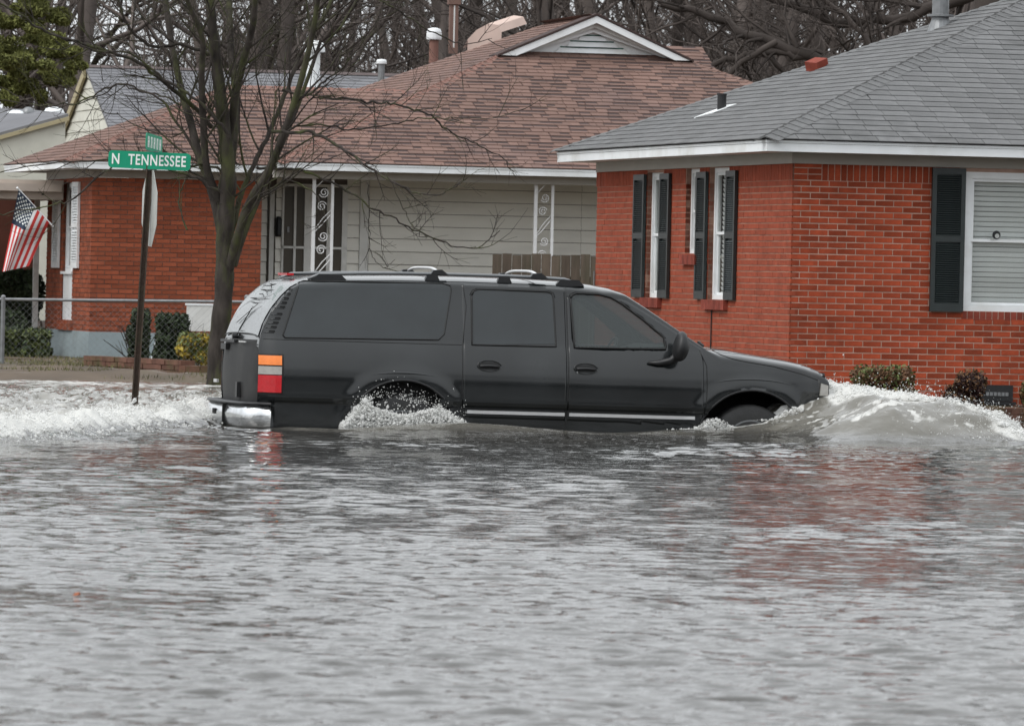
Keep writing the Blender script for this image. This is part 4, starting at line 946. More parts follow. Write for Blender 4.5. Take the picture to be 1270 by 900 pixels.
def patch(poly, m, parent, nm, s=-1, off=.004, step=.03, thick=0):
    zs_ = [p[1] for p in poly]; z0, z1 = min(zs_), max(zs_); nz = max(2, int((z1-z0)/step)+1)
    rows = []
    for k in range(nz+1):
        z = z0+1e-4+(z1-z0-2e-4)*k/nz; xx = []
        for i in range(len(poly)):
            (a, b), (c, d) = poly[i], poly[(i+1) % len(poly)]
            if (b <= z) != (d <= z): xx.append(a+(c-a)*(z-b)/(d-b))
        rows.append((min(xx), max(xx), z))
    nxp = max(2, int((max(p[0] for p in poly)-min(p[0] for p in poly))/.06)+1); mb = MB(); V = []
    for (a, b, z) in rows:
        for q in range(nxp+1): V.append(sp(a+(b-a)*q/nxp, z, off, s))
    F = [(k*(nxp+1)+q, k*(nxp+1)+q+1, (k+1)*(nxp+1)+q+1, (k+1)*(nxp+1)+q) for k in range(nz) for q in range(nxp)]
    if s > 0: F = [f[::-1] for f in F]
    mb.v = [tuple(v) for v in V]; mb.f = F; mb.m = [0]*len(F)
    if thick:
        V2 = [tuple(sp(a+(b-a)*q/nxp, z, off-thick, s)) for (a, b, z) in rows for q in range(nxp+1)]; o = len(mb.v); mb.v += V2
        bl = [k*(nxp+1) for k in range(nz+1)]; br = [k*(nxp+1)+nxp for k in range(nz+1)]; bt = list(range(nz*(nxp+1), nz*(nxp+1)+nxp+1)); bb = list(range(nxp+1))
        for e in (bl, br, bt, bb):
            for a, b in zip(e[:-1], e[1:]): mb.f.append((a, b, b+o, a+o)); mb.m.append(0)
    return mb.build(nm, m, parent, smooth=not thick)
for s in (-1, 1):
    rd, fd_ = PARTS[('rear_door', s)], PARTS[('front_door', s)]
    patch(WIN['rear_quarter'], M['tint'], CAR, 'quarter_window', s); sidetube(WIN['rear_quarter'], .0075, M['seal'], CAR, 'window_seal', s, closed=True, off=.003)
    patch(WIN['rear_door'], M['tint'], rd, 'door_window', s); sidetube(WIN['rear_door'], .010, M['seal'], rd, 'window_seal', s, closed=True, off=.003)
    patch(WIN['front_door'], M['clear_tint'], fd_, 'door_window', s, off=-.004); sidetube(WIN['front_door'], .011, M['seal'], fd_, 'window_seal', s, closed=True, off=.003)
    # outer frame line round the windows
    for dr_, wn in ((rd, 'rear_door'), (fd_, 'front_door')):
        cxm = sum(p[0] for p in WIN[wn])/len(WIN[wn]); czm = sum(p[1] for p in WIN[wn])/len(WIN[wn])
        o2 = [(cxm+(p[0]-cxm)*1.045, czm+(p[1]-czm)*1.055) for p in WIN[wn] if p[1] > 1.3]
        sidetube(o2, .004, M['seal'], dr_, 'frame_seam', s, off=.001)
    # shut lines
    sidetube([(.549, .46), (.549, 1.20), (.60, 1.60), (.575, 1.80)], .0055, M['seal'], CAR, 'shut_line', s, off=-.001)
    sidetube([(1.545, .46), (1.545, 1.84)], .0055, M['seal'], CAR, 'shut_line', s, off=-.001)
    sidetube([(2.84, .50), (2.865, .9), (2.86, 1.12), (2.80, 1.262)], .0055, M['seal'], CAR, 'shut_line', s, off=-.001)
    sidetube([(.56, 1.245), (-1.33, 1.245)], .0035, M['seal'], CAR, 'belt_seam', s, off=0)
    sidetube([(2.95, 1.262), (3.02, 1.225), (3.10, 1.195), (3.2, 1.175), (3.5, 1.135), (3.8, 1.065), (3.95, 1.02)], .005, M['seal'], CAR, 'hood_seam', s, off=0)
    # mouldings
    for (a, b, pr_) in ((.34, .540, CAR), (.558, 1.537, rd), (1.553, 2.83, fd_), (2.848, 2.88, CAR)):
        patch([(a, .672), (b, .672), (b, .748), (a, .748)], M['paint'], pr_, 'side_moulding', s, off=.022, step=.02, thick=.03)
    for (a, b, pr_) in ((.605, 1.525, rd), (1.568, 2.76, fd_)):
        patch([(a, .622), (b, .622), (b, .652), (a, .652)], M['silver'], pr_, 'silver_strip', s, off=.014, step=.03, thick=.014)
    patch([(-1.24, .69), (-.56, .69), (-.56, .742), (-1.24, .742)], M['paint'], CAR, 'rear_moulding', s, off=.020, step=.02, thick=.028)
    # door handles: recessed cup, bar, keyhole
    for (hx, dr_) in ((.80, rd), (1.71, fd_)):
        ring = [(hx+.112*math.cos(a)*(1 if abs(math.cos(a)) < .8 else 1), 1.062+.050*math.sin(a)) for a in np.linspace(0, 2*math.pi, 19)[:-1]]
        patch([(hx-.10, 1.075), (hx-.07, 1.10), (hx+.07, 1.10), (hx+.10, 1.075), (hx+.10, 1.045), (hx+.07, 1.025), (hx-.07, 1.025), (hx-.10, 1.045)], M['seal'], dr_, 'handle_cup', s, off=.003)
        sidetube(ring, .006, M['paint'], dr_, 'handle_bezel', s, off=.004, closed=True)
        sidetube([(hx-.09, 1.055), (hx, 1.06), (hx+.09, 1.055)], .013, M['black'], dr_, 'handle', s, off=.018, n=6)
    if s < 0:
        kh = MB(); kh.lathe([(.008, -.012), (.008, 0)], 10, tuple(sp(1.625, 1.025, .006, s)), 'y'); kh.build('key_lock', M['chrome'], fd_)
    # wheel arch lips and dark wells
    for ax in (0, 3.302):
        a = np.linspace(R(-14), R(194), 30); sidetube([(ax+AR*math.cos(t), .40+AR*math.sin(t)/1.02) for t in a], .011, M['black'], CAR, 'arch_lip', s, off=-.006, n=6)
        well = MB(); aa = np.linspace(R(-20), R(200), 18)
        V = [(ax+(AR+.01)*math.cos(t), s*y, .40+(AR+.01)*math.sin(t)) for t in aa for y in (.97, .55)]
        well.add(V, [(2*k, 2*k+1, 2*k+3, 2*k+2) for k in range(17)]); well.add([(ax+(AR+.01)*math.cos(t), s*.55, .40+(AR+.01)*math.sin(t)) for t in aa], [tuple(range(18))])
        well.build('wheel_well', M['hole'], CAR)
        # brow crease above the arch
        t = np.linspace(R(128) if ax == 0 else R(140), R(52) if ax == 0 else R(38), 14); rr = [.64-.03*abs(k-6.5)/6.5 for k in range(14)]
        P = []; rad = []
        for k, q in enumerate(t):
            zz = .40+(.565 if ax == 0 else .60)*math.sin(q)**.35+.01; P.append(sp(ax+.60*math.cos(q)*1.05, min(zz, 1.02), -.006, s)); rad.append(.012*math.sin(math.pi*(k+.4)/13.8)+.001)
        br = MB(); br.tube(P, rad, 6); br.build('arch_brow', M['paint'], CAR, smooth=True)
        # wheel
        wh = MB(); wh.lathe([(.24, -.12), (.36, -.125), (.385, -.10), (.388, 0), (.385, .10), (.36, .125), (.24, .12)], 40, (ax, s*.85, .39), 'y'); wo_ = wh.build('wheel', M['rubber'], CAR, smooth=True)
        rm_ = MB(); y0 = s*.955; rm_.lathe([(.235, -.02*s), (.245, .018*s), (.215, .012*s), (.20, -.05*s)], 32, (ax, y0, .39), 'y')
        for k in range(6):
            q = k*math.pi/3+.3; dx, dz = math.cos(q), math.sin(q); ex_, ez_ = -dz*.035, dx*.035
            rm_.slab([(ax+dx*.05-ex_, y0-.01*s, .39+dz*.05-ez_), (ax+dx*.22-ex_*.8, y0-.005*s, .39+dz*.22-ez_*.8), (ax+dx*.22+ex_*.8, y0-.005*s, .39+dz*.22+ez_*.8), (ax+dx*.05+ex_, y0-.01*s, .39+dz*.05+ez_)], (0, s, 0), .02)
        rm_.lathe([(.07, -.02*s), (.07, .03*s), (.03, .035*s)], 16, (ax, y0, .39), 'y'); rm_.build('rim', M['alloy'], wo_)
    # rocker below
    rk = MB(); rk.box(.62, 2.72, s*.80-.14, s*.80+.14, .22, .40); rk.build('rocker', M['black'], CAR)
    # louvred rear pillar
    for k in range(11):
        t = k/10 + (.06 if k > 5 else 0); xr_ = -1.005-.175*t; zr_ = 1.742-.40*t
        patch([(xr_-.055, zr_-.009), (xr_, zr_-.009), (xr_, zr_+.008), (xr_-.045, zr_+.008)], M['hole'], CAR, 'louvre_slot', s, off=.004, step=.01)
        sidetube([(xr_-.135, zr_-.010), (xr_-.01, zr_-.013)], .0048, M['paint'], CAR, 'louvre_rib', s, off=.003)
    sidetube([(-.965, 1.79), (-1.09, 1.68), (-1.20, 1.53), (-1.29, 1.33), (-1.325, 1.25)], .004, M['seal'], CAR, 'tailgate_seam', s, off=-.002)
    # lights
    TLp = lambda z0, z1, x0=-1.345, x1=-1.135: [(x0, z0), (x1, z0), (x1, z1), (x0, z1)]
    bez = patch(TLp(.742, 1.112, -1.338, -1.118), M['seal'], CAR, 'tail_light', s, off=.006, step=.03, thick=.02)
    patch(TLp(1.010, 1.095, -1.334), M['orange'], bez, 'orange_lens', s, off=.014, step=.03, thick=.01)
    patch(TLp(.925, .998, -1.334), M['clearlens'], bez, 'clear_lens', s, off=.014, step=.03, thick=.01)
    patch(TLp(.762, .918, -1.334), M['redlens'], bez, 'red_lens', s, off=.014, step=.03, thick=.01)
def revolve_y(path, prof, m, parent, nm, smooth=True):
    """sweep profile (offset out, z) along plan path [(x,y,nx,ny)]"""
    mb = MB(); k = len(prof); V = [(x+nx_*o, y+ny_*o, z) for (x, y, nx_, ny_) in path for (o, z) in prof]
    mb.add(V, [(i*k+j, i*k+(j+1) % k, (i+1)*k+(j+1) % k, (i+1)*k+j) for i in range(len(path)-1) for j in range(k)]+[tuple(range(k)), tuple(range((len(path)-1)*k, len(path)*k))[::-1]])
    return mb.build(nm, m, parent, smooth=smooth)
# tailgate: lower panel and rear glass
mb = MB(); V = []
ys = np.linspace(-1, 1, 25); zz = np.linspace(.60, 1.235, 14)
for z in zz:
    for y in ys:
        W_ = float(yside(z, -1.335))-.004; V.append((-1.335-.055*(1-y*y*.9)-.015*math.sin((z-.6)/.63*math.pi)+.05*abs(y)**8, y*W_, z))
mb.add(V, [(i*25+j+1, i*25+j, (i+1)*25+j, (i+1)*25+j+1) for i in range(13) for j in range(24)])
M['dirty_paint'] = mat('road_film_paint', (.022, .022, .0225), .6, .35, 4, .2, 90, spec=.22, dirt=(.05, .048, .045), dirt_amt=.6)
tg = mb.build('tailgate', M['dirty_paint'], CAR, smooth=True)
# close the rear above and below the tailgate
mb = MB(); mb.add([(-1.335, y*.93, .40) for y in ys]+[(-1.36, y*.93, .60) for y in ys], [(j, j+1, 26+j, 25+j) for j in range(24)]); mb.build('rear_valance', M['black'], CAR)
mb = MB(); V = []; XS = np.linspace(-1.322, -.965, 12); AA = np.linspace(-1, 1, 21)
def toppt(x, a, off):     # a: -1..1 across
    zt, dp = float(ztop(x)), float(drop(x)); zs = zt-dp; ysx = float(yside(zs, x)); y = ysx*abs(a)*.93; t = (1-min(abs(a)*.93, .999)**3)**(1/2.6); return (x-off*.8, math.copysign(y, a), zs+dp*t+off*.6)
for x in XS:
    for a in AA: V.append(toppt(x, a, .008))
mb.add(V, [(i*21+j, i*21+j+1, (i+1)*21+j+1, (i+1)*21+j) for i in range(11) for j in range(20)]); rg = mb.build('rear_window', M['rear_glass'], tg, smooth=True)
mb = MB(); P = [toppt(-1.325, a, .012) for a in AA]; mb.tube(P, .007, 5); mb.build('window_seal', M['seal'], tg)
mb = MB(); mb.tube([(-1.33, .2, 1.27), (-1.32, .15, 1.33), (-1.26, -.10, 1.52)], .005, 5); mb.tube([(-1.315, .35, 1.38), (-1.235, -.25, 1.56)], .004, 4); mb.lathe([(.03, -.02), (.03, .03)], 10, (-1.36, .2, 1.255), 'x'); mb.build('rear_wiper', M['black'], tg)
mb = MB(); mb.box(-1.425, -1.385, -.14, .55, 1.20, 1.225); mb.box(-1.43, -1.40, .25, .5, 1.13, 1.185); mb.build('tailgate_handle', M['black'], tg)
mb = MB(); mb.box(-1.412, -1.40, -.62, -.30, 1.205, 1.217); mb.box(-1.42, -1.40, .1, .24, 1.215, 1.232); mb.build('chrome_sliver', M['silver'], tg)
mb = MB(); mb.box(-1.422, -1.40, .70, .86, .815, .845); mb.build('badge', M['silver'], tg)
mb = MB(); mb.box(-1.43, -1.395, -.38, -.30, .70, .84); mb.build('lower_latch', M['black'], tg)
mb = MB(); mb.box(-.965, -.90, -.22, .22, 1.832, 1.853); mb.build('brake_lamp', M['redlens'], CAR)
# rear bumper
path = []
for k in range(29):
    t = -1+2*k/28; y = math.copysign(min(1, abs(t)*1.18)*.985, t) ; xx = -1.49+.10*abs(t)**3 if abs(t) < .85 else None
    if xx is None: q = (abs(t)-.85)/.15; xx = -1.43+q*.20; y = math.copysign(.93+.065*min(1, q*2.0), t); nx_, ny_ = (-1, 0) if q < .2 else (0, math.copysign(1, t))
    else: nx_, ny_ = (-1, 0)
    if abs(t) < .85: y = t/.85*.92
    path.append((xx, y, nx_, ny_))
bmp = revolve_y(path, [(-.06, .43), (0, .42), (.03, .46), (.045, .55), (.02, .635), (-.06, .64)], M['chrome'], CAR, 'rear_bumper')
revolve_y(path, [(-.10, .642), (.02, .642), (.045, .652), (.03, .668), (-.10, .67)], M['black'], bmp, 'bumper_step')
mb = MB(); mb.box(-1.542, -1.50, .10, .22, .535, .585); mb.box(-1.545, -1.50, -.32, -.29, .44, .64); mb.build('bumper_slot', M['hole'], bmp)
mb = MB(); mb.box(-1.54, -1.47, .30, .86, .425, .475); mb.build('lower_step', M['black'], bmp)
# front: grille, headlights, bumper
mb = MB(); V = []
for z in (.80, .86, .95, 1.03, 1.085):
    for y in ys: V.append((4.065+.045*(1-y*y)-.02*abs(y)**6-(z-.9)*.1, y*.86, z))
mb.add(V, [(i*25+j, i*25+j+1, (i+1)*25+j+1, (i+1)*25+j) for i in range(4) for j in range(24)]); gr = mb.build('grille', M['black'], CAR, smooth=True)
for k in range(4):
    mb = MB(); mb.tube([(4.085+.045*(1-y*y)-(.84+k*.05-.9)*.1, y*.55, .84+k*.05) for y in ys], .010, 5); mb.build('grille_bar', M['silver'], gr)
for s in (-1, 1):
    mb = MB(); V = []
    for z in (.84, .88, .96, 1.02): 
        for q in np.linspace(0, 1, 8): V.append((4.115-.14*q**2.2-(z-.9)*.12, s*(.55+.345*q), z))
    mb.add(V, [(i*8+j, i*8+j+1, (i+1)*8+j+1, (i+1)*8+j) for i in range(3) for j in range(7)]); mb.build('headlight', M['clearlens'], CAR, smooth=True)
    # front mirrors
path = [(3.80, -.93, 0, -1), (3.98, -.93, .3, -1), (4.10, -.86, .8, -.6), (4.18, -.6, 1, 0), (4.21, 0, 1, 0), (4.18, .6, 1, 0), (4.10, .86, .8, .6), (3.98, .93, .3, 1), (3.80, .93, 0, 1)]
revolve_y(path, [(-.06, .50), (0, .50), (.02, .60), (.0, .74), (-.06, .76)], M['chrome'], CAR, 'front_bumper')
for s in (-1, 1):
    fdp = PARTS[('front_door', s)]
    bm = bmesh.new(); bmesh.ops.create_uvsphere(bm, u_segments=20, v_segments=14, radius=1)
    for v in bm.verts:
        x, y, z = v.co; sx = .082 if x > 0 else .062; zz_ = z*(.150 if z > 0 else .13); ww = 1-.25*max(0, z)
        v.co = (math.copysign(abs(x)**.8, x)*sx*ww+.012*z, y*.125, zz_)
    me = bpy.data.meshes.new('mirror'); bm.to_mesh(me); bm.free(); me.materials.append(M['black']); me.polygons.foreach_set('use_smooth', [True]*len(me.polygons))
    o = link('mirror', me, fdp); o.location = (2.56, s*1.135, 1.285)
    mb = MB(); mb.tube([(2.30, s*1.00, 1.135), (2.40, s*1.01, 1.135), (2.50, s*1.05, 1.16), (2.57, s*1.10, 1.22)], [.012, .028, .036, .05], 8); mb.build('mirror_arm', M['black'], fdp, smooth=True)
for s in (-1, 1): patch([(3.97, .875), (4.06, .875), (4.06, .985), (3.985, .99)], M['clearlens'], CAR, 'headlight_corner', s, off=.012, step=.02, thick=.02)
# windscreen, cowl, wipers
mb = MB(); V = []; XS = np.linspace(2.10, 2.86, 10)
for x in XS:
    for a in AA:
        zt, dp = float(ztop(x)), float(drop(x)); zs = zt-dp; ysx = float(yside(zs, x))*.93; t = (1-min(abs(a)*.93, .999)**3)**(1/2.6); V.append((x+.004, a*ysx, zs+dp*t-.004))
mb.add(V, [(i*21+j, i*21+j+1, (i+1)*21+j+1, (i+1)*21+j) for i in range(9) for j in range(20)]); mb.build('windscreen', M['clear_tint'], CAR, smooth=True)
mb = MB(); mb.tube([(2.86, -.55, 1.315), (2.80, -.3, 1.36), (2.72, .3, 1.43)], .008, 5); mb.tube([(2.87, -.80, 1.30), (2.83, -.76, 1.335), (2.86, -.70, 1.33)], .014, 5); mb.tube([(2.89, -.35, 1.30), (2.83, .4, 1.36)], .010, 5); mb.build('wiper', M['black'], CAR)
# roof rack
for s in (-1, 1):
    mb = MB(); mb.tube([(x, s*.685, float(ztop(x))+.014-(.03 if x in (-.86, 1.68) else 0)) for x in (-.86, -.75, -.4, 0, .4, .8, 1.2, 1.55, 1.68)], .016, 8); rl = mb.build('roof_rail', M['rail'], CAR, smooth=True)
    for xf, Lf in ((-.66, .17), (.30, .07), (.98, .07), (1.60, .14)):
        mb = MB(); V0 = [(xf-Lf, -.045), (xf-Lf*.6, .012), (xf+Lf*.6, .012), (xf+Lf, -.045)]; zt = float(ztop(xf))
        mb.slab([(x, s*.685-.030, zt+z) for x, z in V0], (0, 1, 0), .060); mb.build('rail_foot', M['black'], rl)
for xb in (.36, 1.30):
    mb = MB(); P = []
    for k in range(15):
        t = -1+2*k/14; P.append((xb, t*.64, float(ztop(xb))+.036+.036*(1-t**4)))
    mb.tube(P, .014, 6); cbx = mb.build('crossbar', M['silver'], CAR, smooth=True)
    for s in (-1, 1):
        mb = MB(); V0 = [(xb-.075, -.01), (xb-.05, .03), (xb+.03, .036), (xb+.09, -.01)]; mb.slab([(x, s*.675-.04, float(ztop(xb))+.02+z) for x, z in V0], (0, 1, 0), .08); mb.build('bar_clamp', M['black'], cbx)
# interior
mb = MB(); mb.box(-.9, 2.75, -.86, .86, .55, .60); mb.box(-1.2, 1.35, -.90, .90, .60, 1.22); mb.build('cabin_floor', M['hole'], CAR)
for yy_ in (-.42, .42):
    mb = MB(); mb.slab([(1.58, yy_-.24, .75), (1.70, yy_-.24, .75), (1.62, yy_-.24, 1.38), (1.50, yy_-.24, 1.38)], (0, 1, 0), .48); mb.box(1.62, 2.1, yy_-.24, yy_+.24, .72, .86); st_ = mb.build('seat', M['seat'], CAR)
    mb = MB(); mb.slab([(1.50, yy_-.13, 1.40), (1.60, yy_-.13, 1.40), (1.58, yy_-.13, 1.60), (1.50, yy_-.13, 1.60)], (0, 1, 0), .26); mb.build('headrest', M['seat'], st_)
mb = MB(); mb.slab([(2.30, -.88, .8), (2.85, -.88, .8), (2.85, -.88, 1.275), (2.62, -.88, 1.30), (2.38, -.88, 1.22)], (0, 1, 0), 1.76); mb.build('dashboard', M['seat'], CAR)
mb = MB(); P = [(2.26+.075*math.sin(q), .42+.185*math.cos(q), 1.17+.175*math.sin(q)) for q in np.linspace(0, 2*math.pi, 25)]; mb.tube(P, .013, 6); mb.build('steering_wheel', M['black'], CAR)
# ============================================================ VEGETATION
class Twigs:
    """collects tapered 3..8-sided branches fast"""
    def __init__(s): s.V = []; s.F = []; s.n = 0
    def add(s, P, rad, n=3):
        P = np.asarray(P, float); k = len(P); T = np.gradient(P, axis=0); T /= (np.linalg.norm(T, axis=1, keepdims=True)+1e-9)
        ref = np.where(np.abs(T[:, 2:3]) < .9, np.array([[0, 0, 1.]]), np.array([[1., 0, 0]])); ref[:] = ref[0]
        A = np.cross(T, ref); A /= (np.linalg.norm(A, axis=1, keepdims=True)+1e-9); B = np.cross(T, A)
        q = np.arange(n)*2*math.pi/n; V = P[:, None]+np.asarray(rad)[:, None, None]*(np.cos(q)[None, :, None]*A[:, None]+np.sin(q)[None, :, None]*B[:, None])
        i = (np.arange(k-1)[:, None]*n+np.arange(n)[None]).ravel(); j = (np.arange(k-1)[:, None]*n+(np.arange(n)[None]+1) % n).ravel()
        s.V.append(V.reshape(-1, 3)); s.F.append(np.stack([i, j, j+n, i+n], 1)+s.n); s.n += k*n
    def build(s, name, m, parent=None, smooth=True, **kw): return nmesh(name, np.concatenate(s.V), np.concatenate(s.F), m, parent, smooth, **kw)
def grow(tw, rnd, P0, D, L, r, lev, nseg=6, wob=.22, up=.05, kids=(3, 5), ratio=.62, spread=.7, sides=3, minr=.002, droop=0.):
    D = D/np.linalg.norm(D); P = [P0]; d = D.copy(); st = L/nseg
    for k in range(nseg):
        d = d+rnd.normal(0, wob, 3)*.5+np.array([0, 0, up-droop*k/nseg]); d /= np.linalg.norm(d); P.append(P[-1]+d*st)
    P = np.array(P); rad = np.linspace(r, max(r*.35, minr*.6), nseg+1); tw.add(P, rad, sides)
    if lev <= 0: return
    for q in range(rnd.integers(kids[0], kids[1]+1)):
        t = rnd.uniform(.22, 1.); k = min(int(t*nseg), nseg-1); f = t*nseg-k; p = P[k]*(1-f)+P[k+1]*f; dd = P[k+1]-P[k]; dd /= np.linalg.norm(dd)
        a = rnd.normal(0, 1, 3); a -= dd*(a@dd); a /= np.linalg.norm(a)+1e-9
        nd = dd*math.cos(spread)+a*math.sin(spread)*rnd.uniform(.8, 1.3); rr = max(rad[k]*rnd.uniform(.45, .7), minr)
        grow(tw, rnd, p, nd, L*ratio*rnd.uniform(.7, 1.2), rr, lev-1, max(3, nseg-1), wob, up, kids, ratio, spread, 3, minr, droop)
# ---- the big bare tree in front of the brick wing, limbs placed one by one
YT = 79.0; TB = at(268, 480, YT)
tree = thing('bare_tree', 'large bare many-stemmed tree with mossy trunk, rising from the water behind the road sign', 'tree', (TB[0], TB[1], -.1))
org = np.array([TB[0], TB[1], -.1])
rt = np.random.default_rng(3)
def limb(pts, r0, r1, dy0=0, dy1=0, n=7, kids=7, L=1.0, lev=2, first=.12, spread=.75):
    """pts are (px,py) along the limb, at a depth drifting from dy0 to dy1 around the trunk"""
    k = len(pts); W = [at(p[0], p[1], YT+dy0+(dy1-dy0)*i/(k-1))-org for i, p in enumerate(pts)]
    # smooth resample
    W = np.array(W); t = np.linspace(0, k-1, (k-1)*5+1); Q = []
    for tt_ in t:
        i = min(int(tt_), k-2); f = tt_-i; p0, p1, p2, p3 = W[max(i-1, 0)], W[i], W[i+1], W[min(i+2, k-1)]
        Q.append(.5*((2*p1)+(-p0+p2)*f+(2*p0-5*p1+4*p2-p3)*f*f+(-p0+3*p1-3*p2+p3)*f**3))
    Q = np.array(Q); rad = np.linspace(r0, r1, len(Q))/100.*(.84 if r0 > 12 else .70); rad = rad*(1+.06*np.sin(np.arange(len(Q))*1.7))
    Q[1:-1] += rt.normal(0, .010, Q[1:-1].shape)*min(1, 3/r0)*(r0 < 6)
    tw = Twigs(); tw.add(Q, rad, n); o = tw.build('trunk' if r0 > 12 else 'limb', M['bark'], tree)
    for q in range(kids):
        t_ = first+(1-first)*(q+rt.random())/kids; i = min(int(t_*(len(Q)-1)), len(Q)-2); dd = Q[i+1]-Q[i]; dd /= np.linalg.norm(dd)
        a = rt.normal(0, 1, 3); a[1] *= .5; a -= dd*(a@dd); a /= np.linalg.norm(a); nd = dd*math.cos(spread)+a*math.sin(spread)+np.array([0, 0, .12])
        grow(TW, rt, Q[i], nd, L*rt.uniform(.6, 1.3), min(max(rad[i]*.5, .006), .016), lev, 7, .16, .04, (3, 5), .62, .65, 4, .0028)
TW = Twigs()
limb([(268, 486), (270, 430), (277, 370), (279, 310), (280, 262), (283, 218)], 14.5, 13, n=14, kids=0)
limb([(279, 330), (281, 262), (283, 215), (277, 150), (270, 92), (264, 40), (258, -20)], 13, 6.5, 0, -.6, n=10, kids=6, L=1.1)
limb([(277, 300), (262, 232), (246, 190), (236, 150), (225, 112), (213, 55), (203, -15)], 9, 5, 0, .8, n=9, kids=8, L=1.2)
limb([(283, 240), (290, 160), (292, 110), (286, 60), (284, -15)], 9, 5.5, 0, 1., n=9, kids=6, L=1.1)
limb([(284, 190), (291, 125), (303, 72), (314, 30), (317, -15)], 7.5, 5, 0, -1., n=8, kids=6, L=1.)
limb([(280, 260), (258, 215), (252, 150), (250, 92), (251, 50), (236, 10), (226, -15)], 7.5, 3.5, 0, -1.2, n=8, kids=8, L=1.)
limb([(282, 340), (293, 300), (309, 252), (334, 210), (352, 165), (372, 105), (388, 40), (396, -15)], 9, 4.2, 0, -1.4, n=9, kids=9, L=1.2)
limb([(284, 300), (297, 250), (314, 205), (334, 165), (352, 120), (376, 62), (404, 15), (418, -15)], 5, 3, 0, 1.3, n=8, kids=9, L=1.2)
limb([(290, 330), (302, 292), (322, 243), (344, 192), (358, 160), (378, 108), (398, 50)], 6, 3, 0, .4, n=8, kids=7, L=1.)
for (pts, r0, r1, a, b_, k, Lb) in (
    ([(337, 163), (362, 164), (388, 165), (412, 176), (440, 196), (470, 216), (500, 232), (520, 240), (545, 241), (565, 230), (579, 221)], 3.4, .8, -1, -2.2, 13, .45),
    ([(318, 208), (345, 209), (372, 211), (400, 222), (430, 236), (458, 255), (490, 273), (520, 288), (560, 304), (590, 308), (606, 298), (620, 286)], 2.8, .7, .5, .9, 13, .4),
    ([(396, 123), (425, 122), (455, 126), (485, 130), (512, 135), (538, 146), (556, 162), (576, 172), (600, 184), (622, 196), (640, 220)], 2.6, .7, 1, 2, 13, .5),
    ([(342, 175), (360, 158), (400, 155), (440, 160), (480, 156), (520, 148), (560, 146), (610, 146), (650, 135)], 2.2, .6, .3, 1., 11, .5),
    ([(350, 112), (378, 120), (398, 104), (420, 88), (450, 52), (470, 20)], 2.6, .8, -.4, -1., 9, .6),
    ([(418, 40), (450, -5), (480, 5), (520, 30), (552, 48), (580, 56), (610, 48)], 2.4, .7, 1.5, 2, 9, .5),
    ([(262, 158), (238, 130), (215, 112), (188, 88), (165, 74), (120, 60), (90, 50), (50, 36), (28, 20), (0, 5)], 4.2, 1.6, .2, -1.5, 12, .7),
    ([(285, 172), (270, 150), (245, 125), (210, 103), (180, 80), (160, 66), (120, 62), (80, 47)], 3.2, 1.2, -.5, -1., 10, .6),
    ([(262, 68), (225, 55), (190, 58), (165, 40), (152, 18), (145, -10)], 3.8, 2, .2, -.4, 8, .7),
    ([(252, 205), (232, 206), (200, 198), (160, 196), (110, 199), (60, 203), (0, 214)], 2.8, 1., .2, -1., 9, .5),
    ([(275, 240), (245, 222), (215, 212), (180, 202), (150, 204), (125, 215), (92, 245), (70, 254), (20, 262), (-10, 268)], 3.0, .9, -.3, -1.6, 10, .5),
    ([(280, 215), (245, 195), (215, 142), (190, 118), (150, 105), (120, 115), (95, 128), (50, 130), (0, 124)], 2.8, .9, .2, 1., 10, .6),
    ([(240, 150), (225, 132), (200, 118), (170, 112), (148, 104), (120, 122), (60, 133), (0, 108)], 2., .7, .4, 1.4, 9, .5),
    ([(298, 205), (275, 185), (262, 165), (244, 150), (213, 170), (160, 152), (145, 140)], 1.7, .7, .5, 1., 7, .4),
    ([(300, 262), (330, 228), (356, 222), (390, 240), (402, 262), (410, 290)], 1.3, .5, -.6, -1., 6, .35),
    ([(478, 214), (500, 258), (510, 280), (527, 290), (528, 296)], 1.1, .4, -1.8, -2., 6, .3),
    ([(455, 226), (458, 262), (457, 290), (462, 318), (476, 332), (490, 322)], 1.1, .4, 1, 1.2, 5, .25),
    ([(232, 285), (222, 250), (230, 225), (236, 205)], 1.5, .7, -.5, -.2, 5, .35)):
    limb(pts, r0, r1, a, b_, n=6, kids=k, L=Lb, lev=1, first=.15, spread=.8)
for q in range(34):       # fine shoots high in the crown
    p = at(rt.uniform(120, 470), rt.uniform(-10, 130), YT+rt.uniform(-1.5, 1.5))-org
    grow(TW, rt, p, rt.normal(0, 1, 3)*[1, .5, .6]+[0, 0, .5], rt.uniform(.5, 1.1), .006, 1, 6, .18, .03, (2, 4), .6, .6, 3, .0025)
TW.build('crown', M['bark'], tree, kind='stuff')
# ---- woods behind
def bare_tree_mesh(seed, H=11., r=.16, lev=3, kids=(4, 6), low=.15):
    rr = np.random.default_rng(seed); tk = Twigs(); cr = Twigs(); P = [np.zeros(3)]; d = np.array([rr.normal(0, .06), rr.normal(0, .06), 1.])
    for k in range(12): d = d+np.append(rr.normal(0, .05, 2), 0); d /= np.linalg.norm(d); P.append(P[-1]+d*H/12)
    P = np.array(P); rad = np.linspace(r, r*.25, 13); tk.add(P, rad, 7)
    for q in range(16):
        t = low+(1-low)*q/16; k = min(int(t*12), 11); a = rr.uniform(0, 6.28); nd = np.array([math.cos(a), math.sin(a), rr.uniform(.25, 1.1)])
        grow(cr, rr, P[k], nd, H*.34*rr.uniform(.6, 1.2)*(1-.4*t), rad[k]*rr.uniform(.35, .6), lev, 6, .26, .05, kids, .6, .75, 3, .007)
    return tk, cr
variants = []
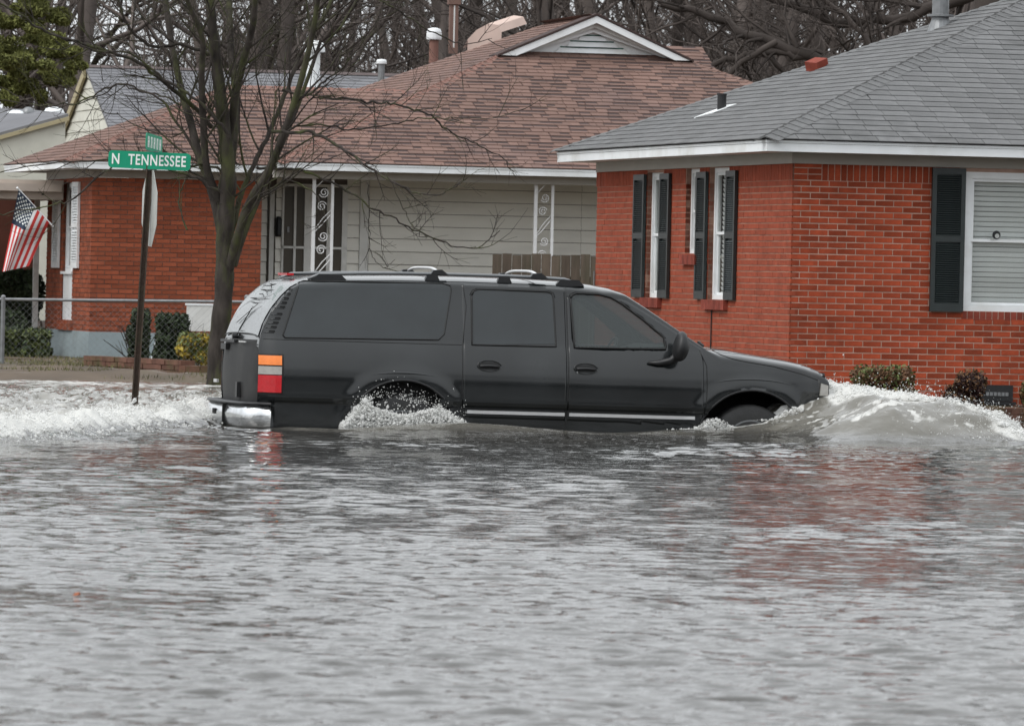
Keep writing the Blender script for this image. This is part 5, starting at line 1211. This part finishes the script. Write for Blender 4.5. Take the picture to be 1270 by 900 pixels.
for sd_ in range(6):
    tk, cr = bare_tree_mesh(100+sd_, H=11+sd_ % 3*1.5, r=.14+.03*(sd_ % 3), lev=2, kids=(4, 6))
    a = tk.build('trunk', M['bark_far']); b = cr.build('crown', M['bark_far']); variants.append((a.data, b.data)); bpy.data.objects.remove(a); bpy.data.objects.remove(b)
gwood = 'bare trees in the woods behind the houses'
def put_tree(x, y, k, sc, rz, label, group=gwood, m=None):
    t = thing('woodland_tree', label, 'tree', (x, y, float(ground_h(x, y))-.1), rz, group); t.scale = (sc, sc, sc)
    for nm, me in zip(('trunk', 'crown'), variants[k]):
        o = link(nm, me, t)
        if m: o.material_slots[0].link = 'OBJECT'; o.material_slots[0].material = m
    return t
rw = np.random.default_rng(8)
for i in range(118):
    Y = rw.uniform(128, 205) if i % 3 else rw.uniform(205, 260); u = rw.uniform(-.088, .088)
    if u < -.044 and u > -.070:
        if rw.random() < .6: continue
        Y = rw.uniform(215, 270)
    put_tree(u*Y, Y, i % 6, rw.uniform(.55, 1.0) if (-.067 < u < -.046) else rw.uniform(.85, 1.35), rw.uniform(0, 6.28), 'bare brown grey tree among many alike in the woods behind the roofs', m=M['bark_dark'] if i % 4 == 0 else None)
# big oak limbs arching at the upper right
OK = at(1235, 60, 118.); OK[2] = 0
oak = thing('oak_tree', 'dark bare oak with heavy arching limbs above the roofs, upper right', 'tree', tuple(OK))
def olimb(pts, r0, r1, YY, kids=7, L=2.):
    k = len(pts); W = np.array([at(p[0], p[1], YY)-OK for p in pts]); t = np.linspace(0, k-1, (k-1)*4+1)
    Q = np.stack([np.interp(t, range(k), W[:, c]) for c in range(3)], 1); Q[1:-1] = (Q[:-2]+2*Q[1:-1]+Q[2:])/4; Q += rt.normal(0, .03, Q.shape)
    rad = np.linspace(r0, r1, len(Q))/66.; tw = Twigs(); tw.add(Q, rad, 7); tw.build('limb', M['bark_dark'], oak)
    for q in range(kids):
        i = int((.1+.9*q/kids)*(len(Q)-2)); dd = Q[i+1]-Q[i]; dd /= np.linalg.norm(dd); a = rt.normal(0, 1, 3); a -= dd*(a@dd); a /= np.linalg.norm(a)
        grow(OT, rt, Q[i], dd*.6+a*.8, L*rt.uniform(.5, 1.2), rad[i]*.5, 2, 7, .3, .0, (3, 5), .62, .8, 3, .006)
OT = Twigs()
tw = Twigs(); tw.add(np.array([[0, 0, -.2], [.05, 0, 2.5], [.0, .1, 5], [-.2, .1, 7.5], [-.3, 0, 10]]), [.42, .36, .32, .26, .2], 10); tw.build('trunk', M['bark_dark'], oak)
olimb([(1235, 60), (1150, 95), (1060, 75), (1000, 72), (950, 50), (900, 30), (860, 12), (820, 8)], 10, 3.5, 118, 14)
olimb([(1215, -10), (1130, 20), (1040, 30), (980, 5), (930, -10)], 8, 4, 119, 9)
olimb([(1000, 72), (950, 62), (900, 75), (860, 90), (830, 120)], 5, 2.5, 118, 8)
olimb([(960, 52), (910, 90), (895, 105), (905, 130)], 4, 2, 117.5, 5, 1.)
olimb([(1100, 86), (1060, 30), (1010, -10)], 4, 2.5, 118, 7)
olimb([(940, 45), (955, 75), (985, 100)], 4.5, 3, 118, 4, 1.2)
OT.build('crown', M['bark_dark'], oak, kind='stuff')
# brushy undergrowth and the far edge of the woods, all round the place
br = Twigs(); rb_ = np.random.default_rng(4)
for q in range(5200):
    Y = rb_.uniform(124, 232); X = rb_.uniform(-.10, .10)*Y; z0 = float(.9*smooth01((Y-115)/60)); h = rb_.uniform(1.2, 4.6)*(1.25 if X > -6 else .8)
    P = np.array([[X, Y, z0]])+np.cumsum(np.vstack([[0, 0, 0], rb_.normal(0, .16, (4, 3))+[0, 0, h/4]]), 0); br.add(P, np.linspace(.028, .008, 5), 3)
br.build('undergrowth', mat('brush', (.075, .058, .05), .95, .3, 2, rnd=.35, spec=.1), kind='stuff', smooth=False)
def leafcloud(centres, rads, n, size, seed, flat=.6, shell=.5):
    r_ = np.random.default_rng(seed); c = np.asarray(centres, float); ra = np.asarray(rads, float); k = r_.integers(0, len(c), n)
    d = r_.normal(0, 1, (n, 3)); d /= np.linalg.norm(d, axis=1, keepdims=True); rr = r_.uniform(shell, 1.05, (n, 1))**.6
    p = c[k]+d*rr*ra[k]; a = r_.normal(0, 1, (n, 3)); a /= np.linalg.norm(a, axis=1, keepdims=True); b = np.cross(a, r_.normal(0, 1, (n, 3))); b /= np.linalg.norm(b, axis=1, keepdims=True)
    s = size*r_.uniform(.6, 1.4, (n, 1)); V = np.stack([p-a*s, p+b*s*flat, p+a*s, p-b*s*flat], 1).reshape(-1, 3); return V, np.arange(n*4).reshape(-1, 4)
rf = np.random.default_rng(9); V_, F_n = [], 0
cen = []; rad = []
for q in range(420):
    a = rf.uniform(0, 6.283); D = rf.uniform(285, 330); cen.append((D*math.cos(a), D*math.sin(a)+60, rf.uniform(.5, 3.5))); rad.append((rf.uniform(8, 14), rf.uniform(8, 14), rf.uniform(2, 3.6)))
cen0, rad0 = list(cen), list(rad); cen, rad = [], []
for q in range(170):      # tree line across the street, behind the photographer
    X = rf.uniform(-110, 110); cen.append((X, rf.uniform(-55, -28), rf.uniform(1.5, 8))); rad.append((rf.uniform(4, 7), rf.uniform(3, 5), rf.uniform(3, 5)))
V, F = leafcloud(cen0, rad0, 130000, .55, 6, .5); V2, F2 = leafcloud(cen, rad, 42000, .75, 7, .3); F = np.vstack([F, F2+len(V)]); V = np.vstack([V, V2])
nmesh('distant_woods', V, F, mat('distant_bare_woods', (.13, .115, .115), .95, .25, .1, rnd=.3, spec=.1), kind='stuff')
# evergreen upper left
EV = at(35, 60, 104.); EV[2] = 0
ev = thing('evergreen_tree', 'olive green evergreen tree with drooping dense foliage, upper left corner', 'tree', tuple(EV))
tw = Twigs(); tw.add(np.array([[-.8, 0, 0], [-.8, 0, 2], [-.9, .1, 4.5], [-.85, 0, 8]]), [.22, .18, .14, .06], 8); tw.build('trunk', M['bark_dark'], ev)
cen = []; rad = []; re_ = np.random.default_rng(12)
for (px, py, rr) in ((10, 20, 26), (40, 15, 24), (70, 20, 20), (88, 70, 20), (60, 60, 24), (30, 70, 26), (5, 75, 24), (85, 98, 14), (62, 95, 20), (30, 105, 18), (5, 105, 18), (50, 118, 11), (8, 122, 12), (92, 85, 13), (40, 40, 24), (-20, 50, 40), (25, -30, 40), (65, -25, 26)):
    for j in range(5):
        p = at(px+re_.normal(0, rr*.35), py+re_.normal(0, rr*.3), 104+re_.normal(0, .8))-EV; cen.append(p); rad.append(np.array([rr, rr, rr*.55])/77*re_.uniform(.45, .75))
V, F = leafcloud(cen, rad, 52000, .045, 13, .3, .15); nmesh('crown', V, F, mat('evergreen_foliage', (.125, .132, .040), .8, .3, 1.5, rnd=.45, spec=.2), ev)
# ============================================================ bushes
M['leaf_dark'] = mat('dark_hedge_leaf', (.026, .040, .016), .7, .3, 6, rnd=.5)
M['leaf_mid'] = mat('mid_hedge_leaf', (.085, .105, .03), .7, .3, 6, rnd=.5)
M['leaf_yellow'] = mat('yellow_green_leaf', (.36, .27, .035), .7, .3, 6, rnd=.45)
M['leaf_redgreen'] = mat('red_tinged_leaf', (.12, .06, .028), .7, .3, 9, rnd=.5, dirt=(.07, .10, .02), dirt_amt=1.)
M['leaf_maroon'] = mat('maroon_leaf', (.035, .014, .012), .7, .3, 9, rnd=.6)
def bush(px, base, top, wpx, Y, m, label, n=4200, size=.032, boxy=True, seed=1, extra=None):
    p = at(px, base, Y); p[2] = float(ground_h(p[0], p[1])); s = FPX/Y; W = wpx/s; Hh = (base-top)/s
    t = thing('bush', label, 'bush', tuple(p)); r_ = np.random.default_rng(seed)
    k = 4; cen = []; rad = []
    if boxy:
        for ix in range(k):
            for iz in range(3):
                for iy in range(2): cen.append(((ix-1.5)/k*W+r_.normal(0, .02), (iy-.5)*W*.4, Hh*(.2+.3*iz))); rad.append((W/k*.66, W*.27, Hh*.19))
    else:
        for j in range(14): a = r_.uniform(0, 6.28); q = r_.uniform(.0, .62); cen.append((math.cos(a)*W/2*q, math.sin(a)*W/2*q, Hh*r_.uniform(.2, .76))); rad.append((W*.23, W*.23, Hh*.24))
    V, F = leafcloud(cen, rad, n, size, seed, .55, .55); nmesh('foliage', V, F, m, t, kind='stuff')
    if extra: V, F = leafcloud([(c[0], c[1]-.03, c[2]+.03) for c in cen], rad, n//6, size, seed+1, .55, .95); nmesh('leaf_tips', V, F, extra, t, kind='stuff')
    tw = Twigs()
    for j in range(9): grow(tw, r_, np.array([r_.normal(0, W*.1), r_.normal(0, .03), -.05]), np.array([r_.normal(0, .5), r_.normal(0, .3), 1.]), Hh*.8, .012, 1, 5, .2, .05, (2, 4), .5, .6, 4, .003)
    tw.build('stem', M['bark'], t); return t
bush(172, 447, 380, 23, 91.5, M['leaf_dark'], 'tall narrow dark hedge bush just left of the wide dark one, by the brick wing', 4200, .034, seed=2)
bush(213, 452, 388, 37, 90.5, M['leaf_dark'], 'wide dark clipped hedge bush between narrow bush and yellow shrub', 5200, .034, seed=3)
bush(243, 452, 412, 50, 89.5, M['leaf_yellow'], 'low yellow green shrub left of the big tree trunk', 3000, .036, False, seed=4, extra=M['leaf_mid'])
bush(20, 438, 376, 62, 96, M['leaf_dark'], 'rounded dark clipped bush behind the chain link fence, far left', 7000, .034, False, seed=5)
bush(26, 448, 414, 66, 94, M['leaf_mid'], 'low pale olive hedge at the foot of the rounded dark bush, far left', 4600, .04, seed=6, extra=M['leaf_dark'])
bush(14, 440, 324, 84, 98.3, M['leaf_dark'], 'large dark shrub in the shade under the flag, far left', 12000, .045, False, seed=7)
bush(1096, 500, 437, 70, 69.0, M['leaf_redgreen'], 'boxy clipped bush with reddish leaves by the red brick wall, ahead of the bow wave', 7000, .022, seed=8, extra=M['leaf_mid'])
bush(1194, 503, 446, 60, 69.3, M['leaf_maroon'], 'dark maroon bush beside the black vent box at the brick wall', 6500, .022, False, seed=9, extra=M['leaf_redgreen'])
bush(1280, 506, 458, 36, 69.3, M['leaf_redgreen'], 'reddish bush cut by the right edge of the photo', 3600, .024, False, seed=10, extra=M['leaf_mid'])
# grass tufts and leaf litter on the bank
N = 15000; rg_ = np.random.default_rng(15); X = rg_.uniform(-7.5, 1.5, N); Y = rg_.uniform(80.5, 93.5, N); k_ = fbm2(X, Y, .7, 71, 3) > .47; X, Y = X[k_], Y[k_]; Z = ground_h(X, Y); n = len(X)
a = rg_.uniform(0, 6.28, n); h = rg_.uniform(.02, .07, n); wv = .006
V = np.stack([np.stack([X-wv*np.cos(a), Y-wv*np.sin(a), Z], 1), np.stack([X+wv*np.cos(a), Y+wv*np.sin(a), Z], 1), np.stack([X+rg_.normal(0, .02, n), Y+rg_.normal(0, .02, n), Z+h], 1)], 1).reshape(-1, 3)
nmesh('grass', V, np.arange(n*3).reshape(-1, 3), mat('winter_grass', (.105, .10, .04), .8, .3, 3, rnd=.5), kind='stuff')
# ============================================================ brick edging of the beds
def edging(name, label, A, B, h, nrow, D=.20, L=.21, seed=1, m='brick_e'):
    A, B = np.array(A, float), np.array(B, float); d = B-A; Ln = np.linalg.norm(d[:2]); rz = math.atan2(d[1], d[0]); t = thing(name, label, 'edging', tuple(A), rz); r_ = random.Random(seed)
    for row in range(nrow):
        x = (row % 2)*-L/2
        while x < Ln:
            mb = MB(); j = r_.uniform(-.008, .008); hh = h/nrow; mb.box(max(x, 0)+.004, min(x+L, Ln)-.004, -D/2+j, D/2+j, row*hh-.02, row*hh+hh-.006+r_.uniform(-.003, .003)-.02); mb.build('brick', M[m], t); x += L
    return t
M['brick_e'] = mat('mossy_edging_brick', (.125, .062, .045), .9, .3, 8, .5, 40, rnd=.25, spec=.2, dirt=(.06, .065, .025), dirt_amt=.8)
p = at(112, 461, 86.3); q = at(232, 470, 83.4); p[2] = q[2] = .08; edging('brick_edging', 'long low mossy brick edging in front of the blue foundation', p, q, .20, 3)
p = at(226, 476, 82.6); q = at(300, 480, 82.2); p[2] = q[2] = .05; edging('brick_edging', 'short low brick edging below the yellow shrub', p, q, .18, 2, seed=2)
p = at(1196, 515, 68.0); q = at(1330, 522, 69.6); p[2] = q[2] = .03; edging('brick_edging', 'brick edging at the foot of the red brick wall, right edge', p, q, .14, 2, seed=3)
# white board, downspout foot, pipe
p = at(252, 412, 93.0); t = thing('utility_cabinet', 'white box-like cabinet against the brick wing behind the yellow shrub', 'cabinet', (p[0], p[1], .55), TH)
mb = MB(); mb.box(-.25, .36, -.04, .0, 0, .37); mb.build('board', M['white2'], t); mb = MB(); mb.box(-.27, .38, -.05, .01, .37, .40); mb.build('cap', M['white'], t)
p = at(189, 447, 91.); t = MB(); t.tube([(0, 0, 0), (.07, 0, .30)], .028, 8); o = t.build('white_pipe', M['white']); o.location = tuple(p); tag(o, 'short leaning white pipe between the two dark hedge bushes', 'pipe')
# ============================================================ fences
ZF = 87.; t = thing('chain_link_fence', 'galvanised chain link fence with top rail in front of the brick wing, left', 'fence', (0, 0, 0))
pl = at(-60, 370.5, ZF); pr_ = at(306, 374.5, ZF); rz_ = (pl[2]+pr_[2])/2
mb = MB(); mb.tube([pl, pr_], .021, 8); mb.build('top_rail', M['galv'], t)
for px in (4, 306): p = at(px, 372, ZF); mb = MB(); mb.tube([(p[0], p[1], -.1), (p[0], p[1], p[2]+.03)], .03, 8); mb.lathe([(.034, 0), (.034, .03), (.012, .05)], 8, (p[0], p[1], p[2]+.02)); mb.build('post', M['galv'], t)
tw = Twigs(); zt_ = float(pl[2])-.02; zb_ = .08; hgt = zt_-zb_; dia = .062
x = pl[0]-hgt
while x < pr_[0]:
    for sg in (1, -1):
        a0, a1 = (x, x+hgt) if sg > 0 else (x+hgt, x); z0_, z1_ = zb_, zt_
        if a0 < pl[0]: f = (pl[0]-a0)/(a1-a0); z0_ = zb_+hgt*f; a0 = pl[0]
        if a1 < pl[0]: f = (a0-pl[0])/(a0-a1); z1_ = z0_+hgt*f; a1 = pl[0]
        if a1 > pr_[0]: f = (pr_[0]-a0)/(a1-a0) if a1 != a0 else 0; z1_ = z0_+(z1_-z0_)*f; a1 = pr_[0]
        if a0 > pr_[0]: continue
        if abs(a1-a0) > .02: tw.add([(a0, ZF+.012*sg, z0_), (a1, ZF+.012*sg, z1_)], [.0011, .0011], 3)
    x += dia*1.414
tw.build('mesh_wire', M['wire'], t, smooth=False, kind='stuff')
FW = at(610, 350, 84.); t = thing('wooden_fence', 'weathered grey brown plank privacy fence between the two houses', 'fence', (FW[0], FW[1], 0.), TH*.2)
zt_ = float(at(612, 314, 84.)[2]); x = 0.; k = 0
while x < 3.4:
    wd = .128; mb = MB(); h = zt_+random.uniform(-.02, .012); c = .006
    mb.slab([(x+.003, 0, .0), (x+wd-.004, 0, .0), (x+wd-.004, 0, h-c), (x+wd-.004-c, 0, h), (x+.003+c, 0, h), (x+.003, 0, h-c)], (0, 1, 0), .02); o = mb.build('plank', M['wood'], t); o.location.y = random.uniform(-.006, .006); x += wd
mb = MB(); mb.box(0, 3.4, .02, .06, .4, .5); mb.build('rail', M['wood'], t)
mb = MB(); mb.box(0, 3.4, .02, .06, 1.35, 1.45); mb.build('rail', M['wood'], t)
# ============================================================ street sign
YS = 64.3; b0 = at(166.5, 512, YS); tp = at(186, 205, YS); BS = np.array([b0[0], b0[1], 0.])
sg = thing('road_sign', 'dark leaning sign post with green N TENNESSEE street blade and octagonal plate seen edge on', 'sign', (b0[0], b0[1], ROAD))
ax_ = (tp-b0)/np.linalg.norm(tp-b0); base = b0-ax_*(b0[2]-ROAD)/ax_[2]
so3 = np.array([b0[0], b0[1], ROAD]); lp = lambda p: tuple(np.array(p)-so3)
mb = MB(); P0, P1 = base-so3, tp-so3; dxv = np.array([1., 0, 0]); 
for (x0, x1, y0, y1) in ((-.024, .024, 0, .004), (-.024, -.019, -.03, 0), (.019, .024, -.03, 0), (-.034, -.024, -.034, -.030), (.024, .034, -.034, -.030)):
    V = []
    for PP in (P0, P1):
        for (x, y) in ((x0, y0), (x1, y0), (x1, y1), (x0, y1)): V.append(PP+[x, y, 0])
    mb.add(V, [(0, 1, 5, 4), (1, 2, 6, 5), (2, 3, 7, 6), (3, 0, 4, 7), (4, 5, 6, 7)])
mb.build('post', M['darkpost'], sg)
def text_mesh(s, size, xs_, nm, m, parent, extrude=.001):
    cu_ = bpy.data.curves.new(nm, 'FONT'); cu_.body = s; cu_.size = size; cu_.align_x = 'CENTER'; cu_.align_y = 'CENTER'; cu_.extrude = extrude; cu_.offset = size*.018; cu_.space_character = 1.12
    o = bpy.data.objects.new(nm, cu_); COL.objects.link(o); bpy.context.view_layer.update()
    me = bpy.data.meshes.new_from_object(o.evaluated_get(bpy.context.evaluated_depsgraph_get())); bpy.data.objects.remove(o); me.materials.clear(); me.materials.append(m)
    for v in me.vertices: v.co.x *= xs_
    return link(nm, me, parent)
def blade(cen, W, H_, rz, tilt, parent):
    mb = MB(); r_ = H_*.22; pts = []
    for (cx_, cz_, a0) in ((W/2-r_, H_/2-r_, 0), (-W/2+r_, H_/2-r_, 90), (-W/2+r_, -H_/2+r_, 180), (W/2-r_, -H_/2+r_, 270)):
        for k in range(5): a = R(a0+k*22.5); pts.append((cx_+r_*math.cos(a), -.003, cz_+r_*math.sin(a)))
    mb.slab(pts, (0, 1, 0), .006); o = mb.build('street_blade', M['sign_green'], parent); o.location = lp(cen); o.rotation_euler = (0, tilt, rz); return o
c_ = at(185.3, 199.2, YS-.03); bl = blade(c_, .825, .172, R(-4), R(1.45), sg)
for wd_, xc_, ww_ in (('N', -.338, .075), ('TENNESSEE', .078, .578)):
    t1 = text_mesh(wd_, .148, 1., 'lettering', M['sign_white'], bl); x_ = [v.co.x for v in t1.data.vertices]; k_ = ww_/(max(x_)-min(x_)); m_ = (max(x_)+min(x_))/2
    for v in t1.data.vertices: v.co.x = (v.co.x-m_)*k_
    t1.rotation_euler = (R(90), 0, 0); t1.location = (xc_, -.0055, -.002)
c2 = at(191, 178, YS); bl2 = blade(c2, .62, .172, R(78), R(3), sg)
t2 = text_mesh('N', .1, .8, 'lettering', M['sign_white'], bl2); bpy.data.objects.remove(t2)
mb = MB()
for k in range(5):     # the strokes of the crossing street's name, too foreshortened to read
    x = -.22+k*.11; mb.box(x-.026, x-.010, -.0065, -.0032, -.055, .055); mb.box(x+.010, x+.026, -.0065, -.0032, -.055, .055)
    if k % 2 == 0: mb.box(x-.01, x+.01, -.0065, -.0032, -.008, .01)
    else: mb.box(x-.01, x+.01, -.0065, -.0032, .038, .055)
mb.build('lettering', M['sign_white'], bl2)
mb = MB(); q = at(189, 189, YS)-so3; mb.box(q[0]-.06, q[0]+.06, q[1]-.02, q[1]+.02, q[2]-.012, q[2]+.012); q = at(186, 209.5, YS)-so3; mb.box(q[0]-.07, q[0]+.07, q[1]-.02, q[1]+.02, q[2]-.014, q[2]+.012); mb.build('bracket', M['galv'], sg)
ocp = [(.38/math.cos(R(22.5))*math.cos(R(22.5+45*k)), 0, .38/math.cos(R(22.5))*math.sin(R(22.5+45*k))) for k in range(8)]
mb = MB(); mb.slab(ocp, (0, 1, 0), .003); oc = mb.build('octagonal_plate', M['plate'], sg); oc.location = lp(at(185.3, 258, YS+.06)); oc.rotation_euler = (0, math.atan2(ax_[0], ax_[2])-.0, R(-75.5))
# ============================================================ flag
YF = 92.; hp0 = at(23, 235, YF); hp1 = at(61, 276, YF+.5); fo = np.array([hp1[0], hp1[1], 0])
fg = thing('flag', 'american flag hanging from a short white pole at the far left porch', 'flag', tuple(fo))
mb = MB(); e_ = (hp1-hp0); mb.tube([hp0-fo-e_*.03, hp1-fo+e_*.12], .013, 8); pole = mb.build('flag_pole', M['white'], fg); mb = MB(); mb.lathe([(.004, -.02), (.02, 0), (.004, .02)], 8, tuple(hp0-fo-e_*.04)); mb.build('finial', M['white'], pole)
NS_, NT_ = 39, 48
def flagpt(s, t):
    hx = 23+38*s; hy = 235+41*s
    sb_ = s/.54*.28 if s < .54 else .28+(s-.54)/.46*.72; bx0, by0 = (3+33*sb_, 337-7*sb_)                       # bottom (fly) edge
    sm_ = .5*s+.5*sb_; mx_, my_ = (9+40*sm_, 285+7*s)
    x = (1-t)**2*hx+2*t*(1-t)*(mx_+4)+t*t*bx0; y = (1-t)**2*hy+2*t*(1-t)*my_+t*t*by0
    dep = .10*math.sin(s*7+t*3.2)*min(1, t*2.2)+.05*math.sin(t*9+s*3)*t
    return at(x, y, YF+.25*s+dep)-fo
V = [flagpt(i/NS_, j/NT_) for i in range(NS_+1) for j in range(NT_+1)]; mb = MB(); mb.v = [tuple(v) for v in V]
for i in range(NS_):
    for j in range(NT_):
        st_ = int(i/3); mi = 1 if st_ % 2 else 0
        if i < 21 and j < NT_*.4: mi = 2
        mb.f.append((i*(NT_+1)+j, (i+1)*(NT_+1)+j, (i+1)*(NT_+1)+j+1, i*(NT_+1)+j+1)); mb.m.append(mi)
cl_ = mb.build('cloth', [mat('flag_red', (.48, .035, .03), .8, .1, 6), mat('flag_white', (.66, .64, .64), .8, .06, 6), mat('flag_navy', (.022, .034, .06), .8, .15, 6)], fg, smooth=True)
st = MB()
for r_ in range(9):
    for c in range(6 if r_ % 2 == 0 else 5):
        s_ = (r_+.8)/9.6*.54; t_ = (c+(.6 if r_ % 2 == 0 else 1.1))/6.3*.39
        o = flagpt(s_, t_); ds = flagpt(s_+.01, t_)-o; dt = flagpt(s_, t_+.01)-o; ds /= np.linalg.norm(ds); dt /= np.linalg.norm(dt); nn = np.cross(ds, dt); nn /= np.linalg.norm(nn)
        if nn[1] > 0: nn = -nn
        st.add([o+nn*.004+(ds*math.cos(a)+dt*math.sin(a))*(.021 if k % 2 == 0 else .009) for k, a in enumerate(np.linspace(0, 2*math.pi, 11)[:-1])], [tuple(range(10))])
st.build('star', M['sign_white'], cl_, kind='stuff')
